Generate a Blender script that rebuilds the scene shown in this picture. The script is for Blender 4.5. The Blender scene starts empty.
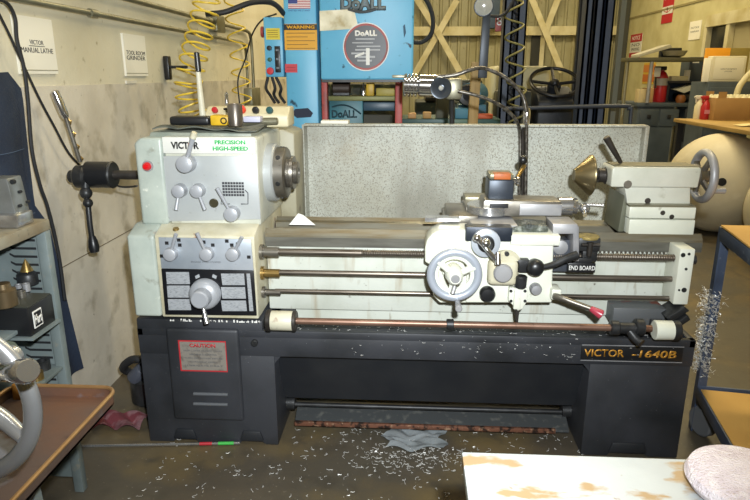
import bpy, bmesh, math, random
from mathutils import Vector, Matrix
random.seed(7)
C = bpy.context.scene.collection
PI = math.pi
# ------------------------------------------------------------------ camera model (site survey helper)
PSI = math.radians(3.2); F = 620.0; TH = math.atan(175 / F); H = 1.42
cp, sp, ct, st = math.cos(PSI), math.sin(PSI), math.cos(TH), math.sin(TH)
FW = Vector((-sp * ct, cp * ct, -st)); RT = Vector((cp, sp, 0)); UP = Vector((-sp * st, cp * st, ct))
def ray(px, py): return FW + RT * ((px - 375) / F) + UP * ((250 - py) / F)
def at(px, py, y):
    d = ray(px, py); t = y / d.y; return Vector((d.x * t, y, H + d.z * t))
def atz(px, py, z):
    d = ray(px, py); t = (z - H) / d.z; return Vector((d.x * t, d.y * t, z))
def atx(px, py, x):
    d = ray(px, py); t = x / d.x; return Vector((x, d.y * t, H + d.z * t))
# ------------------------------------------------------------------ materials
def lin(c):
    if isinstance(c, str):
        c = c.lstrip('#'); c = [int(c[i:i + 2], 16) / 255 for i in (0, 2, 4)]
        c = [v / 12.92 if v <= .04045 else ((v + .055) / 1.055) ** 2.4 for v in c]
    return (c[0], c[1], c[2], 1)
MATS = {}
def M(name, col, rough=.5, metal=0, layers=(), bump=0, bscale=60, spec=.5, emit=0, alpha=1, trans=0):
    if name in MATS: return MATS[name]
    m = bpy.data.materials.new(name); m.use_nodes = True; nt = m.node_tree; N = nt.nodes; L = nt.links
    b = N['Principled BSDF']; b.inputs['Roughness'].default_value = rough; b.inputs['Metallic'].default_value = metal
    b.inputs['Specular IOR Level'].default_value = spec
    if trans: b.inputs['Transmission Weight'].default_value = trans
    tc = N.new('ShaderNodeTexCoord'); cur = None
    for (c2, sc, lo, hi, *ex) in layers:
        mp = N.new('ShaderNodeMapping'); L.new(tc.outputs['Object'], mp.inputs[0])
        if ex: mp.inputs['Scale'].default_value = ex[0]
        n = N.new('ShaderNodeTexNoise'); n.inputs['Scale'].default_value = sc; n.inputs['Detail'].default_value = 6
        L.new(mp.outputs[0], n.inputs['Vector'])
        r = N.new('ShaderNodeMapRange'); r.inputs[1].default_value = lo; r.inputs[2].default_value = hi
        L.new(n.outputs[0], r.inputs[0])
        mx = N.new('ShaderNodeMix'); mx.data_type = 'RGBA'; L.new(r.outputs[0], mx.inputs[0])
        if cur: L.new(cur, mx.inputs[6])
        else: mx.inputs[6].default_value = lin(col)
        mx.inputs[7].default_value = lin(c2); cur = mx.outputs[2]
    if cur: L.new(cur, b.inputs['Base Color'])
    else: b.inputs['Base Color'].default_value = lin(col)
    if emit:
        b.inputs['Emission Color'].default_value = lin(col); b.inputs['Emission Strength'].default_value = emit
    if bump:
        n = N.new('ShaderNodeTexNoise'); n.inputs['Scale'].default_value = bscale; n.inputs['Detail'].default_value = 5
        L.new(tc.outputs['Object'], n.inputs['Vector'])
        bp = N.new('ShaderNodeBump'); bp.inputs['Strength'].default_value = bump; bp.inputs['Distance'].default_value = .01
        L.new(n.outputs[0], bp.inputs['Height']); L.new(bp.outputs[0], b.inputs['Normal'])
    MATS[name] = m; return m
enamel = M('enamel', '#c9cabd', .38, 0, [('#b0b2a2', 5, .45, .75), ('#8a8468', 14, .62, .78), ('#5b5240', 40, .68, .8)], .05, 90)
bed_enamel = M('bed_enamel', '#ccd0c6', .38, 0, [('#b4b8aa', 5, .45, .75), ('#a3957a', 4, .56, .74, (5, 1, .7)), ('#7a6848', 9, .64, .78, (3, 1, .8)), ('#4f4638', 45, .68, .8)], .05, 90)
enamel_green = M('enamel_green', '#b4bcb2', .4, 0, [('#98a29a', 6, .4, .7), ('#7f6a58', 10, .62, .7), ('#6a6654', 18, .62, .8), ('#d5d8cc', 30, .66, .75)], .05, 80)
enamel_white = M('enamel_white', '#dadcce', .35, 0, [('#c6c9b8', 4, .5, .8), ('#77705c', 30, .68, .8)], .04, 90)
enamel_warm = M('enamel_warm', '#c8c4ae', .45, 0, [('#b0a888', 8, .4, .7), ('#8a5a48', 12, .66, .74), ('#4f4733', 40, .66, .8)], .05, 90)
face_grey = M('face_grey', '#b4b8b8', .42, .15, [('#a3a8a8', 4, .4, .7), ('#8b8c86', 50, .68, .8)])
silver_plate = M('silver_plate', '#b9bfc6', .38, .35, [('#9aa3ac', 6, .4, .7), ('#6f7072', 60, .66, .8)])
base_black = M('base_black', '#34363b', .5, 0, [('#232528', 5, .4, .7), ('#4a4c4c', 70, .7, .78), ('#85878a', 160, .72, .76)], .04, 60)
cavity_black = M('cavity_black', '#1c1f24', .55, 0, [('#26282b', 6, .4, .7)])
steel = M('steel', '#8f8b82', .38, .75, [('#6a655c', 8, .4, .7), ('#4a4238', 40, .62, .75)])
steel_bright = M('steel_bright', '#c9cacb', .22, .85, [('#9a9a9a', 12, .5, .75)])
steel_matte = M('steel_matte', '#a3a3a4', .45, .35, [('#85868a', 10, .4, .7)])
steel_dark = M('steel_dark', '#4b4743', .45, .6, [('#2e2b28', 12, .4, .7)])
way_steel = M('way_steel', '#8a8676', .42, .6, [('#7b6d50', 6, .4, .7, (1, 8, 8))])
rod_steel = M('rod_steel', '#7a7268', .35, .8, [('#4a3f34', 10, .5, .7, (.6, 6, 6))])
rod_copper = M('rod_copper', '#8f7262', .4, .6, [('#6a4c3c', 6, .4, .7), ('#3e342c', 30, .62, .75)])
cone_steel = M('cone_steel', '#8d7f5c', .34, .85, [('#6a6048', 6, .45, .7)])
brass = M('brass', '#a08550', .32, .8, [('#5b4a2a', 20, .6, .8)])
iron_black = M('iron_black', '#2a2b2c', .42, .3, [('#3c3d3e', 20, .5, .7)])
plastic_black = M('plastic_black', '#1b1c1e', .35)
rubber_black = M('rubber_black', '#202123', .6)
red_knob = M('red_knob', '#a83a4a', .3)
red_lamp = M('red_lamp', '#c01018', .15, 0, emit=.15)
white_ink = M('white_ink', '#e9e9e4', .5)
black_ink = M('black_ink', '#1a1a1c', .5)
grey_ink = M('grey_ink', '#55575a', .5)
green_ink = M('green_ink', '#1fae56', .5)
orange_ink = M('orange_ink', '#e07a20', .5)
gold_ink = M('gold_ink', '#c08a32', .4, .3)
red_ink = M('red_ink', '#b02a30', .5)
blue_ink = M('blue_ink', '#2a3a80', .5)
paper = M('paper', '#e9e6d8', .7, 0, [('#dcd8c6', 4, .5, .8)])
white_plate = M('white_plate', '#d6d6cf', .45, 0, [('#b8b4a8', 14, .6, .75)])
orange_paint = M('orange_paint', '#b5612d', .5, 0, [('#7b3f1f', 30, .5, .7)])
blue_paint = M('blue_paint', '#68b4d6', .42, 0, [('#58a6ca', 3, .4, .7), ('#2a6b85', 30, .68, .78), ('#1d2c3a', 9, .7, .74)])
teal_paint = M('teal_paint', '#3a7a86', .45, 0, [('#2b5a62', 6, .4, .7)])
red_paint = M('red_paint', '#a0413c', .5, 0, [('#6e2a26', 10, .5, .7)])
yellow_paint = M('yellow_paint', '#cfa822', .45, 0, [('#9a7a1a', 10, .5, .8)])
yellow_hose = M('yellow_hose', '#d9bb3c', .35)
olive_hose = M('olive_hose', '#8a8350', .5)
fork_blue = M('fork_blue', '#374256', .5, 0, [('#2b3448', 5, .4, .7), ('#6a7080', 40, .68, .8)])
fork_black = M('fork_black', '#20242a', .5, .1, [('#2f3338', 14, .5, .7)])
cream_paint = M('cream_paint', '#c4bd90', .55, 0, [('#b1a878', 3, .4, .7)])
panel_paint = M('panel_paint', '#9f9b7c', .5, .05, [('#8f8b6c', 2, .4, .7), ('#7a7250', 14, .6, .8)])
beam_paint = M('beam_paint', '#d0c9a6', .5, 0, [('#b5a978', 4, .4, .7)])
locker_grey = M('locker_grey', '#7d8888', .45, .1, [('#65706f', 6, .4, .7), ('#8e8a7a', 30, .62, .8)])
locker_back = M('locker_back', '#6e7b8c', .5, 0, [('#5d6979', 4, .4, .7)])
locker_top = M('locker_top', '#8f8b7a', .55, 0, [('#7a6c54', 8, .4, .7), ('#4a4336', 40, .6, .75)])
slot_dark = M('slot_dark', '#15181b', .8)
rust = M('rust', '#594a43', .6, .2, [('#6e4c38', 3, .45, .65), ('#7e8088', 5, .54, .62), ('#3f302a', 9, .58, .75)], .1, 40)
rust_edge = M('rust_edge', '#8f7048', .45, .3, [('#7a5a38', 8, .4, .7)])
navy_cloth = M('navy_cloth', '#232f42', .9, 0, [('#1b2434', 5, .4, .7)], .3, 120)
thread_mat = M('thread_mat', '#4a5a70', .9)
cardboard = M('cardboard', '#a07c4a', .75, 0, [('#8e6c3e', 3, .4, .7)])
cardboard_pale = M('cardboard_pale', '#cfa55a', .75, 0, [('#c0954c', 3, .4, .7)])
cart_blue = M('cart_blue', '#4a5870', .45, .1, [('#343f52', 6, .4, .7), ('#7a8088', 40, .66, .8)])
desk_grey = M('desk_grey', '#4a545c', .5, .1, [('#3c454c', 4, .4, .7)])
desk_black = M('desk_black', '#1e2126', .5)
fibreglass = M('fibreglass', '#ddd3b6', .55, 0, [('#cfc4a4', 2, .4, .7), ('#e3dabf', 9, .55, .8)], .04, 20)
red_plastic = M('red_plastic', '#a81f26', .35)
white_plastic = M('white_plastic', '#d8d4c6', .4)
envelope_mat = M('envelope_mat', '#e29a1e', .6)
board_paint = M('board_paint', '#bcc3c6', .5, 0, [('#b0b7ba', 6, .4, .7), ('#a88f6c', 8, .545, .60, (1, 2.0, 1)), ('#8f6f4a', 30, .66, .75)], .05, 60)
pad_mat = M('pad_mat', '#e6dde4', .95, 0, [('#d2c4cc', 30, .4, .7), ('#efe8ec', 60, .5, .7)], .8, 260)
rag_mat = M('rag_mat', '#83898c', .9, 0, [('#6c7274', 12, .4, .7)], .3, 80)
glass_disc = M('glass_disc', '#c8c8c0', .08, .3)
swarf_mat = M('swarf_mat', '#dcdcd8', .35, .3)
beige_box = M('beige_box', '#cdc4a2', .45, 0, [('#b9af8c', 6, .5, .8)])
chrome = M('chrome', '#d4d4d6', .12, .95)
galv = M('galv', '#8f8c78', .4, .6, [('#77745f', 8, .4, .7)])
splash_mat = M('splash_mat', '#bcbfb5', .5, 0, [('#a8a798', 2.5, .42, .62), ('#7f7c6e', 3.2, .53, .72, (1, 1, .3)), ('#979486', 120, .50, .64), ('#6c695f', 240, .58, .68), ('#a0957c', 1.7, .54, .70)], .06, 120)
silver_tape = M('silver_tape', '#7f8a94', .4, .2)
# ------------------------------------------------------------------ mesh helpers
WL = {}
class MB:
    def __init__(s): s.bm = bmesh.new()
    def _bev(s, fs, bev, seg=2):
        if bev <= 0: return
        es = list({e for f in fs for e in f.edges})
        bmesh.ops.bevel(s.bm, geom=es, offset=bev, segments=seg, profile=.5, affect='EDGES', clamp_overlap=True)
    def box(s, x0, x1, y0, y1, z0, z1, bev=0, seg=2):
        x0, x1 = sorted((x0, x1)); y0, y1 = sorted((y0, y1)); z0, z1 = sorted((z0, z1))
        v = [s.bm.verts.new(p) for p in ((x0, y0, z0), (x1, y0, z0), (x1, y1, z0), (x0, y1, z0), (x0, y0, z1), (x1, y0, z1), (x1, y1, z1), (x0, y1, z1))]
        fs = [s.bm.faces.new([v[i] for i in q]) for q in ((3, 2, 1, 0), (4, 5, 6, 7), (0, 1, 5, 4), (1, 2, 6, 5), (2, 3, 7, 6), (3, 0, 4, 7))]
        s._bev(fs, bev, seg); return s
    def prism(s, pts, axis, a0, a1, bev=0, seg=2):
        def P(u, v, a): return {'x': (a, u, v), 'y': (u, a, v), 'z': (u, v, a)}[axis]
        A = [s.bm.verts.new(P(u, v, a0)) for u, v in pts]; B = [s.bm.verts.new(P(u, v, a1)) for u, v in pts]
        n = len(pts); fs = [s.bm.faces.new(A[::-1]), s.bm.faces.new(B)]
        for i in range(n): fs.append(s.bm.faces.new((A[i], A[(i + 1) % n], B[(i + 1) % n], B[i])))
        bmesh.ops.recalc_face_normals(s.bm, faces=fs); s._bev(fs, bev, seg); return s
    def quadbox(s, p, off, bev=0):     # four corners extruded by a vector
        off = Vector(off); A = [s.bm.verts.new(Vector(q)) for q in p]; B = [s.bm.verts.new(Vector(q) + off) for q in p]
        n = len(p); fs = [s.bm.faces.new(A), s.bm.faces.new(B[::-1])]
        for i in range(n): fs.append(s.bm.faces.new((A[(i + 1) % n], A[i], B[i], B[(i + 1) % n])))
        bmesh.ops.recalc_face_normals(s.bm, faces=fs); s._bev(fs, bev); return s
    def lathe(s, prof, o, d, seg=28):  # prof = (distance along d, radius)
        o = Vector(o); d = Vector(d).normalized()
        a = d.orthogonal().normalized(); b = d.cross(a); rings = []
        for (t, r) in prof:
            if r < 1e-6: rings.append([s.bm.verts.new(o + d * t)])
            else: rings.append([s.bm.verts.new(o + d * t + (a * math.cos(k * 2 * PI / seg) + b * math.sin(k * 2 * PI / seg)) * r) for k in range(seg)])
        fs = []
        for R, Q in zip(rings, rings[1:]):
            for k in range(seg):
                k2 = (k + 1) % seg
                if len(R) == 1 and len(Q) == 1: continue
                if len(R) == 1: fs.append(s.bm.faces.new((R[0], Q[k], Q[k2])))
                elif len(Q) == 1: fs.append(s.bm.faces.new((R[k], Q[0], R[k2])))
                else: fs.append(s.bm.faces.new((R[k], Q[k], Q[k2], R[k2])))
        if len(rings[0]) > 1: fs.append(s.bm.faces.new(rings[0]))
        if len(rings[-1]) > 1: fs.append(s.bm.faces.new(rings[-1][::-1]))
        bmesh.ops.recalc_face_normals(s.bm, faces=fs); return s
    def cyl(s, p0, p1, r0, r1=None, seg=20, bev=0):
        p0 = Vector(p0); p1 = Vector(p1); L = (p1 - p0).length; r1 = r0 if r1 is None else r1
        if bev: return s.lathe([(0, r0 - bev), (bev, r0), (L - bev, r1), (L, r1 - bev)], p0, p1 - p0, seg)
        return s.lathe([(0, r0), (L, r1)], p0, p1 - p0, seg)
    def ball(s, c, r, seg=20):
        n = 10; return s.lathe([(-r * math.cos(i * PI / n), r * math.sin(i * PI / n)) for i in range(n + 1)], c, (0, 0, 1), seg)
    def torus(s, c, d, R, r, seg=40, sg=12, sx=1.0):
        c = Vector(c); d = Vector(d).normalized(); a = d.orthogonal().normalized(); b = d.cross(a); g = []
        for i in range(seg):
            u = i * 2 * PI / seg; e = a * math.cos(u) + b * math.sin(u)
            g.append([s.bm.verts.new(c + e * (R + r * math.cos(v * 2 * PI / sg)) + d * r * sx * math.sin(v * 2 * PI / sg)) for v in range(sg)])
        fs = []
        for i in range(seg):
            for v in range(sg):
                fs.append(s.bm.faces.new((g[i][v], g[(i + 1) % seg][v], g[(i + 1) % seg][(v + 1) % sg], g[i][(v + 1) % sg])))
        bmesh.ops.recalc_face_normals(s.bm, faces=fs); return s
    def tube(s, pts, r, seg=8, smooth=0, r1=None):
        P = [Vector(p) for p in pts]
        if smooth: P = spline(P, smooth)
        n = len(P); nrm = None; rings = []
        for i, p in enumerate(P):
            t = (P[min(i + 1, n - 1)] - P[max(i - 1, 0)]).normalized()
            if nrm is None: nrm = t.orthogonal().normalized()
            nrm = (nrm - t * nrm.dot(t))
            if nrm.length < 1e-5: nrm = t.orthogonal()
            nrm.normalize(); b = t.cross(nrm); rr = r if r1 is None else r + (r1 - r) * i / (n - 1)
            rings.append([s.bm.verts.new(p + (nrm * math.cos(k * 2 * PI / seg) + b * math.sin(k * 2 * PI / seg)) * rr) for k in range(seg)])
        for R, Q in zip(rings, rings[1:]):
            for k in range(seg): s.bm.faces.new((R[k], R[(k + 1) % seg], Q[(k + 1) % seg], Q[k]))
        s.bm.faces.new(rings[0][::-1]); s.bm.faces.new(rings[-1]); return s
    def sheet(s, fn, nu, nv, th):      # thin curved sheet: fn(u,v)->Vector, thickness vector th
        th = Vector(th)
        for off, flip in ((Vector((0, 0, 0)), 0), (th, 1)):
            g = [[s.bm.verts.new(fn(i / nu, j / nv) + off) for j in range(nv + 1)] for i in range(nu + 1)]
            for i in range(nu):
                for j in range(nv):
                    q = (g[i][j], g[i + 1][j], g[i + 1][j + 1], g[i][j + 1]); s.bm.faces.new(q if not flip else q[::-1])
            if not flip: g0 = g
        g1 = g
        def side(a, b):
            for k in range(len(a) - 1): s.bm.faces.new((a[k], a[k + 1], b[k + 1], b[k]))
        side(g0[0], g1[0]); side(g0[-1][::-1], g1[-1][::-1])
        side([r[0] for r in g0][::-1], [r[0] for r in g1][::-1]); side([r[-1] for r in g0], [r[-1] for r in g1])
        return s
    def build(s, name, mat, parent=None, label=None, ang=.7, rot=None):
        s.bm.normal_update()
        for f in s.bm.faces: f.smooth = True
        for e in s.bm.edges:
            if len(e.link_faces) == 2: e.smooth = e.calc_face_angle(0) < ang
        return link(name, s.bm, mat, parent, label)
def link(name, bm, mat, parent, label=None):
    me = bpy.data.meshes.new(name)
    if parent is not None: base = WL[parent.name]
    else:
        vs = [v.co for v in bm.verts]; x = [v.x for v in vs]; y = [v.y for v in vs]; z = [v.z for v in vs]
        base = Vector(((min(x) + max(x)) / 2, (min(y) + max(y)) / 2, min(z)))
    bmesh.ops.translate(bm, verts=bm.verts, vec=-base); bm.to_mesh(me); bm.free()
    me.materials.append(mat); o = bpy.data.objects.new(name, me); C.objects.link(o)
    if parent is not None: o.parent = parent
    else: o.location = base
    WL[o.name] = base
    if label: o['label'] = label
    return o
def spline(P, n):
    Q = [P[0] * 2 - P[1]] + P + [P[-1] * 2 - P[-2]]; out = []
    for i in range(1, len(Q) - 2):
        a, b, c, d = Q[i - 1:i + 3]
        for k in range(n):
            t = k / n; out.append(.5 * ((2 * b) + (c - a) * t + (2 * a - 5 * b + 4 * c - d) * t * t + (3 * b - a - 3 * c + d) * t ** 3))
    out.append(P[-1]); return out
def thing(name, loc, label, cat, group=None):
    o = bpy.data.objects.new(name, None); C.objects.link(o); o.location = loc; o.empty_display_size = .1
    WL[o.name] = Vector(loc); return tag(o, label, cat, group)
def tag(o, label, cat, group=None, kind=None):
    o['label'] = label; o['category'] = cat
    if group: o['group'] = group
    if kind: o['kind'] = kind
    return o
def struct(o): o['kind'] = 'structure'; return o
def text(body, c, h, mat, parent, name='lettering', xd=(1, 0, 0), ud=(0, 0, 1), bold=0, width=None, shear=0, ex=.0006, space=1):
    cu = bpy.data.curves.new('t', 'FONT'); cu.body = body; cu.size = 1; cu.align_x = 'CENTER'; cu.align_y = 'CENTER'
    cu.offset = bold; cu.shear = shear; cu.extrude = 0; cu.space_character = space; cu.resolution_u = 3
    to = bpy.data.objects.new('t', cu); C.objects.link(to); bpy.context.view_layer.update()
    me = bpy.data.meshes.new_from_object(to.evaluated_get(bpy.context.evaluated_depsgraph_get()))
    bpy.data.objects.remove(to); bpy.data.curves.remove(cu)
    bm = bmesh.new(); bm.from_mesh(me); bpy.data.meshes.remove(me)
    xs = [v.co.x for v in bm.verts]; ys = [v.co.y for v in bm.verts]
    w = max(xs) - min(xs); hh = max(ys) - min(ys); cx = (max(xs) + min(xs)) / 2; cy = (max(ys) + min(ys)) / 2
    X = Vector(xd).normalized(); U = Vector(ud).normalized(); Nn = X.cross(U); c = Vector(c)
    sx = (width / w) if width else h / hh; sy = h / hh
    for v in bm.verts: v.co = c + X * ((v.co.x - cx) * sx) + U * ((v.co.y - cy) * sy) + Nn * .0002
    r = bmesh.ops.extrude_face_region(bm, geom=bm.faces[:])
    bmesh.ops.translate(bm, verts=[g for g in r['geom'] if isinstance(g, bmesh.types.BMVert)], vec=Nn * ex)
    bmesh.ops.recalc_face_normals(bm, faces=bm.faces[:])
    return link(name, bm, mat, parent)
def plate(px0, py0, px1, py1, y, mat, name, parent, th=.003, label=None, bev=0):
    a = at(px0, py0, y); b = at(px1, py1, y)
    return MB().box(a.x, b.x, y - th, y, b.z, a.z, bev).build(name, mat, parent, label)
def px(n, y): return n / F * y * 1.03     # pixels to metres at depth y
def coil(path, R, turns, r, n=14, seg=6, flat=1.0, fl=None):
    P = spline([Vector(p) for p in path], 12); L = [0]
    for a, b in zip(P, P[1:]): L.append(L[-1] + (b - a).length)
    out = []; N = int(turns * n); j = 0; nrm = Vector((1, 0, 0))
    for k in range(N + 1):
        s = L[-1] * k / N
        while j < len(L) - 2 and L[j + 1] < s: j += 1
        f = (s - L[j]) / max(L[j + 1] - L[j], 1e-6); p = P[j].lerp(P[j + 1], f); t = (P[j + 1] - P[j]).normalized()
        nrm = (nrm - t * nrm.dot(t)).normalized(); b = t.cross(nrm); a = k * 2 * PI / n
        out.append(p + (nrm * math.cos(a) + b * math.sin(a) * flat) * R)
    return out
def curls(n, pick, size, r=.0008, flat=True):
    m = MB()
    for _ in range(n):
        c = pick(); R = size * random.uniform(.3, 1.3); sw = random.uniform(.5, 3.2); a0 = random.random() * 6.3
        u = Vector((math.cos(a0), math.sin(a0), 0)); w = Vector((-u.y, u.x, 0 if flat else random.uniform(-2, 2))).normalized(); st_ = random.uniform(.2, 1.6)
        m.tube([c + u * (R * st_ * (k / 5 - .5)) + w * (R * .45 * math.sin(sw * k / 5 * 2)) + Vector((0, 0, .002 + abs(math.sin(k)) * .1 * R)) for k in range(6)], r * random.uniform(.6, 1.2), 3)
    return m
# ================================================================== THE SETTING
XL, XR, YB, ZC = -1.4, 4.0, 12.6, 4.6
floor_mat = M('floor_mat', '#524b3f', .42, 0, [('#544f44', 1.5, .4, .65), ('#6e5f40', 2.2, .5, .7), ('#474238', 9, .52, .75), ('#8d8878', 60, .66, .76)], .06, 40)
fl = struct(MB().box(XL - .1, XR + .1, -2.5, YB + .1, -.1, 0).build('floor', floor_mat))
# left wall: painted above, bare dirty concrete below the joint
m = bpy.data.materials.new('wall_plaster'); m.use_nodes = True; nt = m.node_tree; N = nt.nodes; L = nt.links; b = N['Principled BSDF']; b.inputs['Roughness'].default_value = .75
tc = N.new('ShaderNodeTexCoord'); ge = N.new('ShaderNodeNewGeometry')
def noise_mix(base, c2, sc, lo, hi, vec=None, detail=7):
    n = N.new('ShaderNodeTexNoise'); n.inputs['Scale'].default_value = sc; n.inputs['Detail'].default_value = detail
    mp = N.new('ShaderNodeMapping'); L.new(ge.outputs['Position'], mp.inputs[0]); L.new(mp.outputs[0], n.inputs['Vector'])
    if vec: mp.inputs['Scale'].default_value = vec
    r = N.new('ShaderNodeMapRange'); r.inputs[1].default_value = lo; r.inputs[2].default_value = hi; L.new(n.outputs[0], r.inputs[0])
    mx = N.new('ShaderNodeMix'); mx.data_type = 'RGBA'; L.new(r.outputs[0], mx.inputs[0])
    if isinstance(base, str): mx.inputs[6].default_value = lin(base)
    else: L.new(base, mx.inputs[6])
    mx.inputs[7].default_value = lin(c2); return mx.outputs[2]
up_c = noise_mix(noise_mix('#d6d0b9', '#c6bfa6', 1.5, .4, .7), '#8a805f', 22, .66, .8)
lo_c = noise_mix(noise_mix(noise_mix('#cdc6b6', '#b5ad9c', 2.5, .42, .68), '#8f8672', 7, .54, .74), '#665d4c', 40, .68, .78)
sx = N.new('ShaderNodeSeparateXYZ'); L.new(ge.outputs['Position'], sx.inputs[0])
gt = N.new('ShaderNodeMath'); gt.operation = 'GREATER_THAN'; L.new(sx.outputs['Z'], gt.inputs[0]); gt.inputs[1].default_value = 1.3795
mx = N.new('ShaderNodeMix'); mx.data_type = 'RGBA'; L.new(gt.outputs[0], mx.inputs[0]); L.new(lo_c, mx.inputs[6]); L.new(up_c, mx.inputs[7]); L.new(mx.outputs[2], b.inputs['Base Color'])
nn = N.new('ShaderNodeTexNoise'); nn.inputs['Scale'].default_value = 26; nn.inputs['Detail'].default_value = 8; L.new(ge.outputs['Position'], nn.inputs['Vector'])
bp = N.new('ShaderNodeBump'); bp.inputs['Strength'].default_value = .25; bp.inputs['Distance'].default_value = .01; L.new(nn.outputs[0], bp.inputs['Height']); L.new(bp.outputs[0], b.inputs['Normal'])
wall_plaster = m
struct(MB().box(XL - .1, XL, -2.5, YB, 0, 1.379).box(XL - .1, XL - .004, -2.5, YB, 1.379, ZC).build('wall_left', wall_plaster))
joint_mat = M('joint_mat', '#6a604c', .8)
mb = MB().box(XL, XL + .0012, -2.5, 9, .667, .671)
struct(mb.build('trim_1', joint_mat))
struct(MB().box(XL - .1, XR + .1, -2.6, -2.5, 0, ZC).build('wall_front', M('front_paint', '#b8ae8c', .8)))
# corrugated back wall
mb = MB(); pts = []; x = XL
while x < XR:
    for dx, dy in ((0, 0), (.11, 0), (.13, -.03), (.16, -.03)): pts.append((x + dx, YB + dy))
    x += .18
pts += [(XR + .1, YB), (XR + .1, YB + .1), (XL - .1, YB + .1), (XL - .1, YB)]
mb.prism(pts, 'z', 0, ZC); struct(mb.build('wall_back', panel_paint))
# girts and cross braces of the back wall
n = 2
for y_, w in ((31, .16), (-60, .16)):
    z = at(500, y_, YB - .1).z; struct(MB().box(XL, XR, YB - .16, YB - .037, z - w / 2, z + w / 2).build('trim_%d' % n, beam_paint)); n += 1
for (a, c, d, e) in ((410, -12, 437, 31), (457, 0, 408, 86), (437, 31, 470, 90), (530, -6, 562, 72), (560, -6, 546, 30)):
    yb = YB - .2 - .04 * (n % 4); p, q = at(a, c, yb), at(d, e, yb); dr = (q - p).normalized(); s_ = Vector((-dr.z, 0, dr.x)) * .055
    struct(MB().quadbox([p - s_, p + s_, q + s_, q - s_], (0, .035, 0)).build('trim_%d' % n, beam_paint)); n += 1
# personnel door (dark opening) in back wall
a, c = at(533, 34, YB - .05), at(538, 66, YB - .05)
door_x = a.x
struct(MB().box(a.x - .02, a.x + .14, YB - .08, YB - .036, 0, a.z).build('door_1', M('door_dark', '#22241f', .6)))
struct(MB().box(a.x + .14, a.x + .22, YB - .1, YB - .036, 0, a.z + .05).build('trim_%d' % n, beam_paint)); n += 1
# right wall with window
wr = cream_paint
zw0, zw1 = 1.40, 2.08
yw0, yw1 = atx(750, 30, XR).y - 1.4, atx(707, 30, XR).y
struct(MB().box(XR, XR + .12, -2.5, yw0, 0, ZC).box(XR, XR + .12, yw1, YB, 0, ZC).box(XR, XR + .12, yw0, yw1, 0, zw0).box(XR, XR + .12, yw0, yw1, zw1, ZC).build('wall_right', wr))
wf = MB(); fr = .11
wf.box(XR - .03, XR + .1, yw0, yw1, zw1 - .04, zw1 + fr).box(XR - .03, XR + .1, yw0, yw1, zw0 - .05, zw0 + .03)
ym = atx(728, 35, XR).y
for y_ in (yw0, ym, yw1): wf.box(XR - .02, XR + .1, y_ - .045, y_ + .045, zw0, zw1)
w1 = struct(wf.build('window_1', beam_paint))
MB().box(XR + .05, XR + .06, ym, yw1, zw0, zw1).build('pane', M('pane_dark', '#1c2124', .1), w1)
MB().box(XR + .05, XR + .06, yw0, ym, zw0, zw1).build('pane', M('pane_pale', '#a39a78', .25), w1)
struct(MB().box(XR - .012, XR, -2.5, YB, 2.40, 2.43).build('trim_%d' % n, M('trim_dark', '#8a8058', .7))); n += 1
struct(MB().box(XR - .10, XR - .01, YB - .25, YB - .04, 0, ZC).build('trim_%d' % n, M('column_dark', '#3f4038', .6))); n += 1
struct(MB().box(XL - .1, XR + .1, -2.6, YB + .1, ZC, ZC + .1).build('ceiling', M('ceiling_paint', '#c9c0a0', .8)))
# conduits on the left wall
def wallpt(px_, py_, off=.03): return atx(px_, py_, XL + off)
for (z, yend, zend, r, lab) in ((1.676, 5.35, 1.30, .012, 'lower grey conduit running along the left wall and turning down at far end'),
                            (1.776, 5.55, 1.27, .014, 'upper grey conduit running along the left wall and turning down at far end')):
    y0 = 1.0
    P = [(XL + .025, y0, z), (XL + .025, yend - .15, z), (XL + .025, yend - .05, z - .015), (XL + .025, yend - .01, z - .06), (XL + .025, yend, z - .15), (XL + .025, yend, zend)]
    t = thing('conduit', (XL + .025, y0, z), lab, 'pipe', 'conduits on the left wall')
    MB().tube(P, r, 10).build('pipe', galv, t)
    for y_ in (2.78, 4.4): MB().cyl((XL + .025, y_ - .03, z), (XL + .025, y_ + .03, z), r * 1.5, seg=12).build('coupling', galv, t)
p = wallpt(217, 23); o = MB().box(XL, XL + .06, p.y - .1, p.y + .1, p.z - .06, p.z + .05, .006).build('junction_box', galv); tag(o, 'small grey conduit clamp box between the two conduits', 'electrical box')
q = at(253, 95, 5.45); q.x = XL + .04
o = MB().box(XL, XL + .07, 5.30, 5.60, q.z - .11, q.z + .06, .006).build('switch_box', galv); tag(o, 'grey switch box where the two wall conduits end', 'electrical box')
# black hoses/cables on the left wall
def wcable(name, pts, r, mat, label, off=.03, cat='cable', grp=None):
    o = MB().tube([atx(a, b_, XL + off) for a, b_ in pts], r, 8, 8).build(name, mat); tag(o, label, cat, grp); return o
wcable('cable', [(-6, -2), (7, 3), (15, 18), (17, 40), (24, 68), (28, 100), (32, 150), (40, 185), (47, 205), (54, 232), (60, 262), (65, 300)], .0065, rubber_black, 'thick black cable looping down the wall over the left paper sign', .05)
wcable('cable', [(-4, 8), (8, 32), (22, 62), (40, 100), (54, 126), (68, 152), (82, 168)], .0048, rubber_black, 'thin black cable crossing diagonally down to the collet closer', .03)
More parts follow.
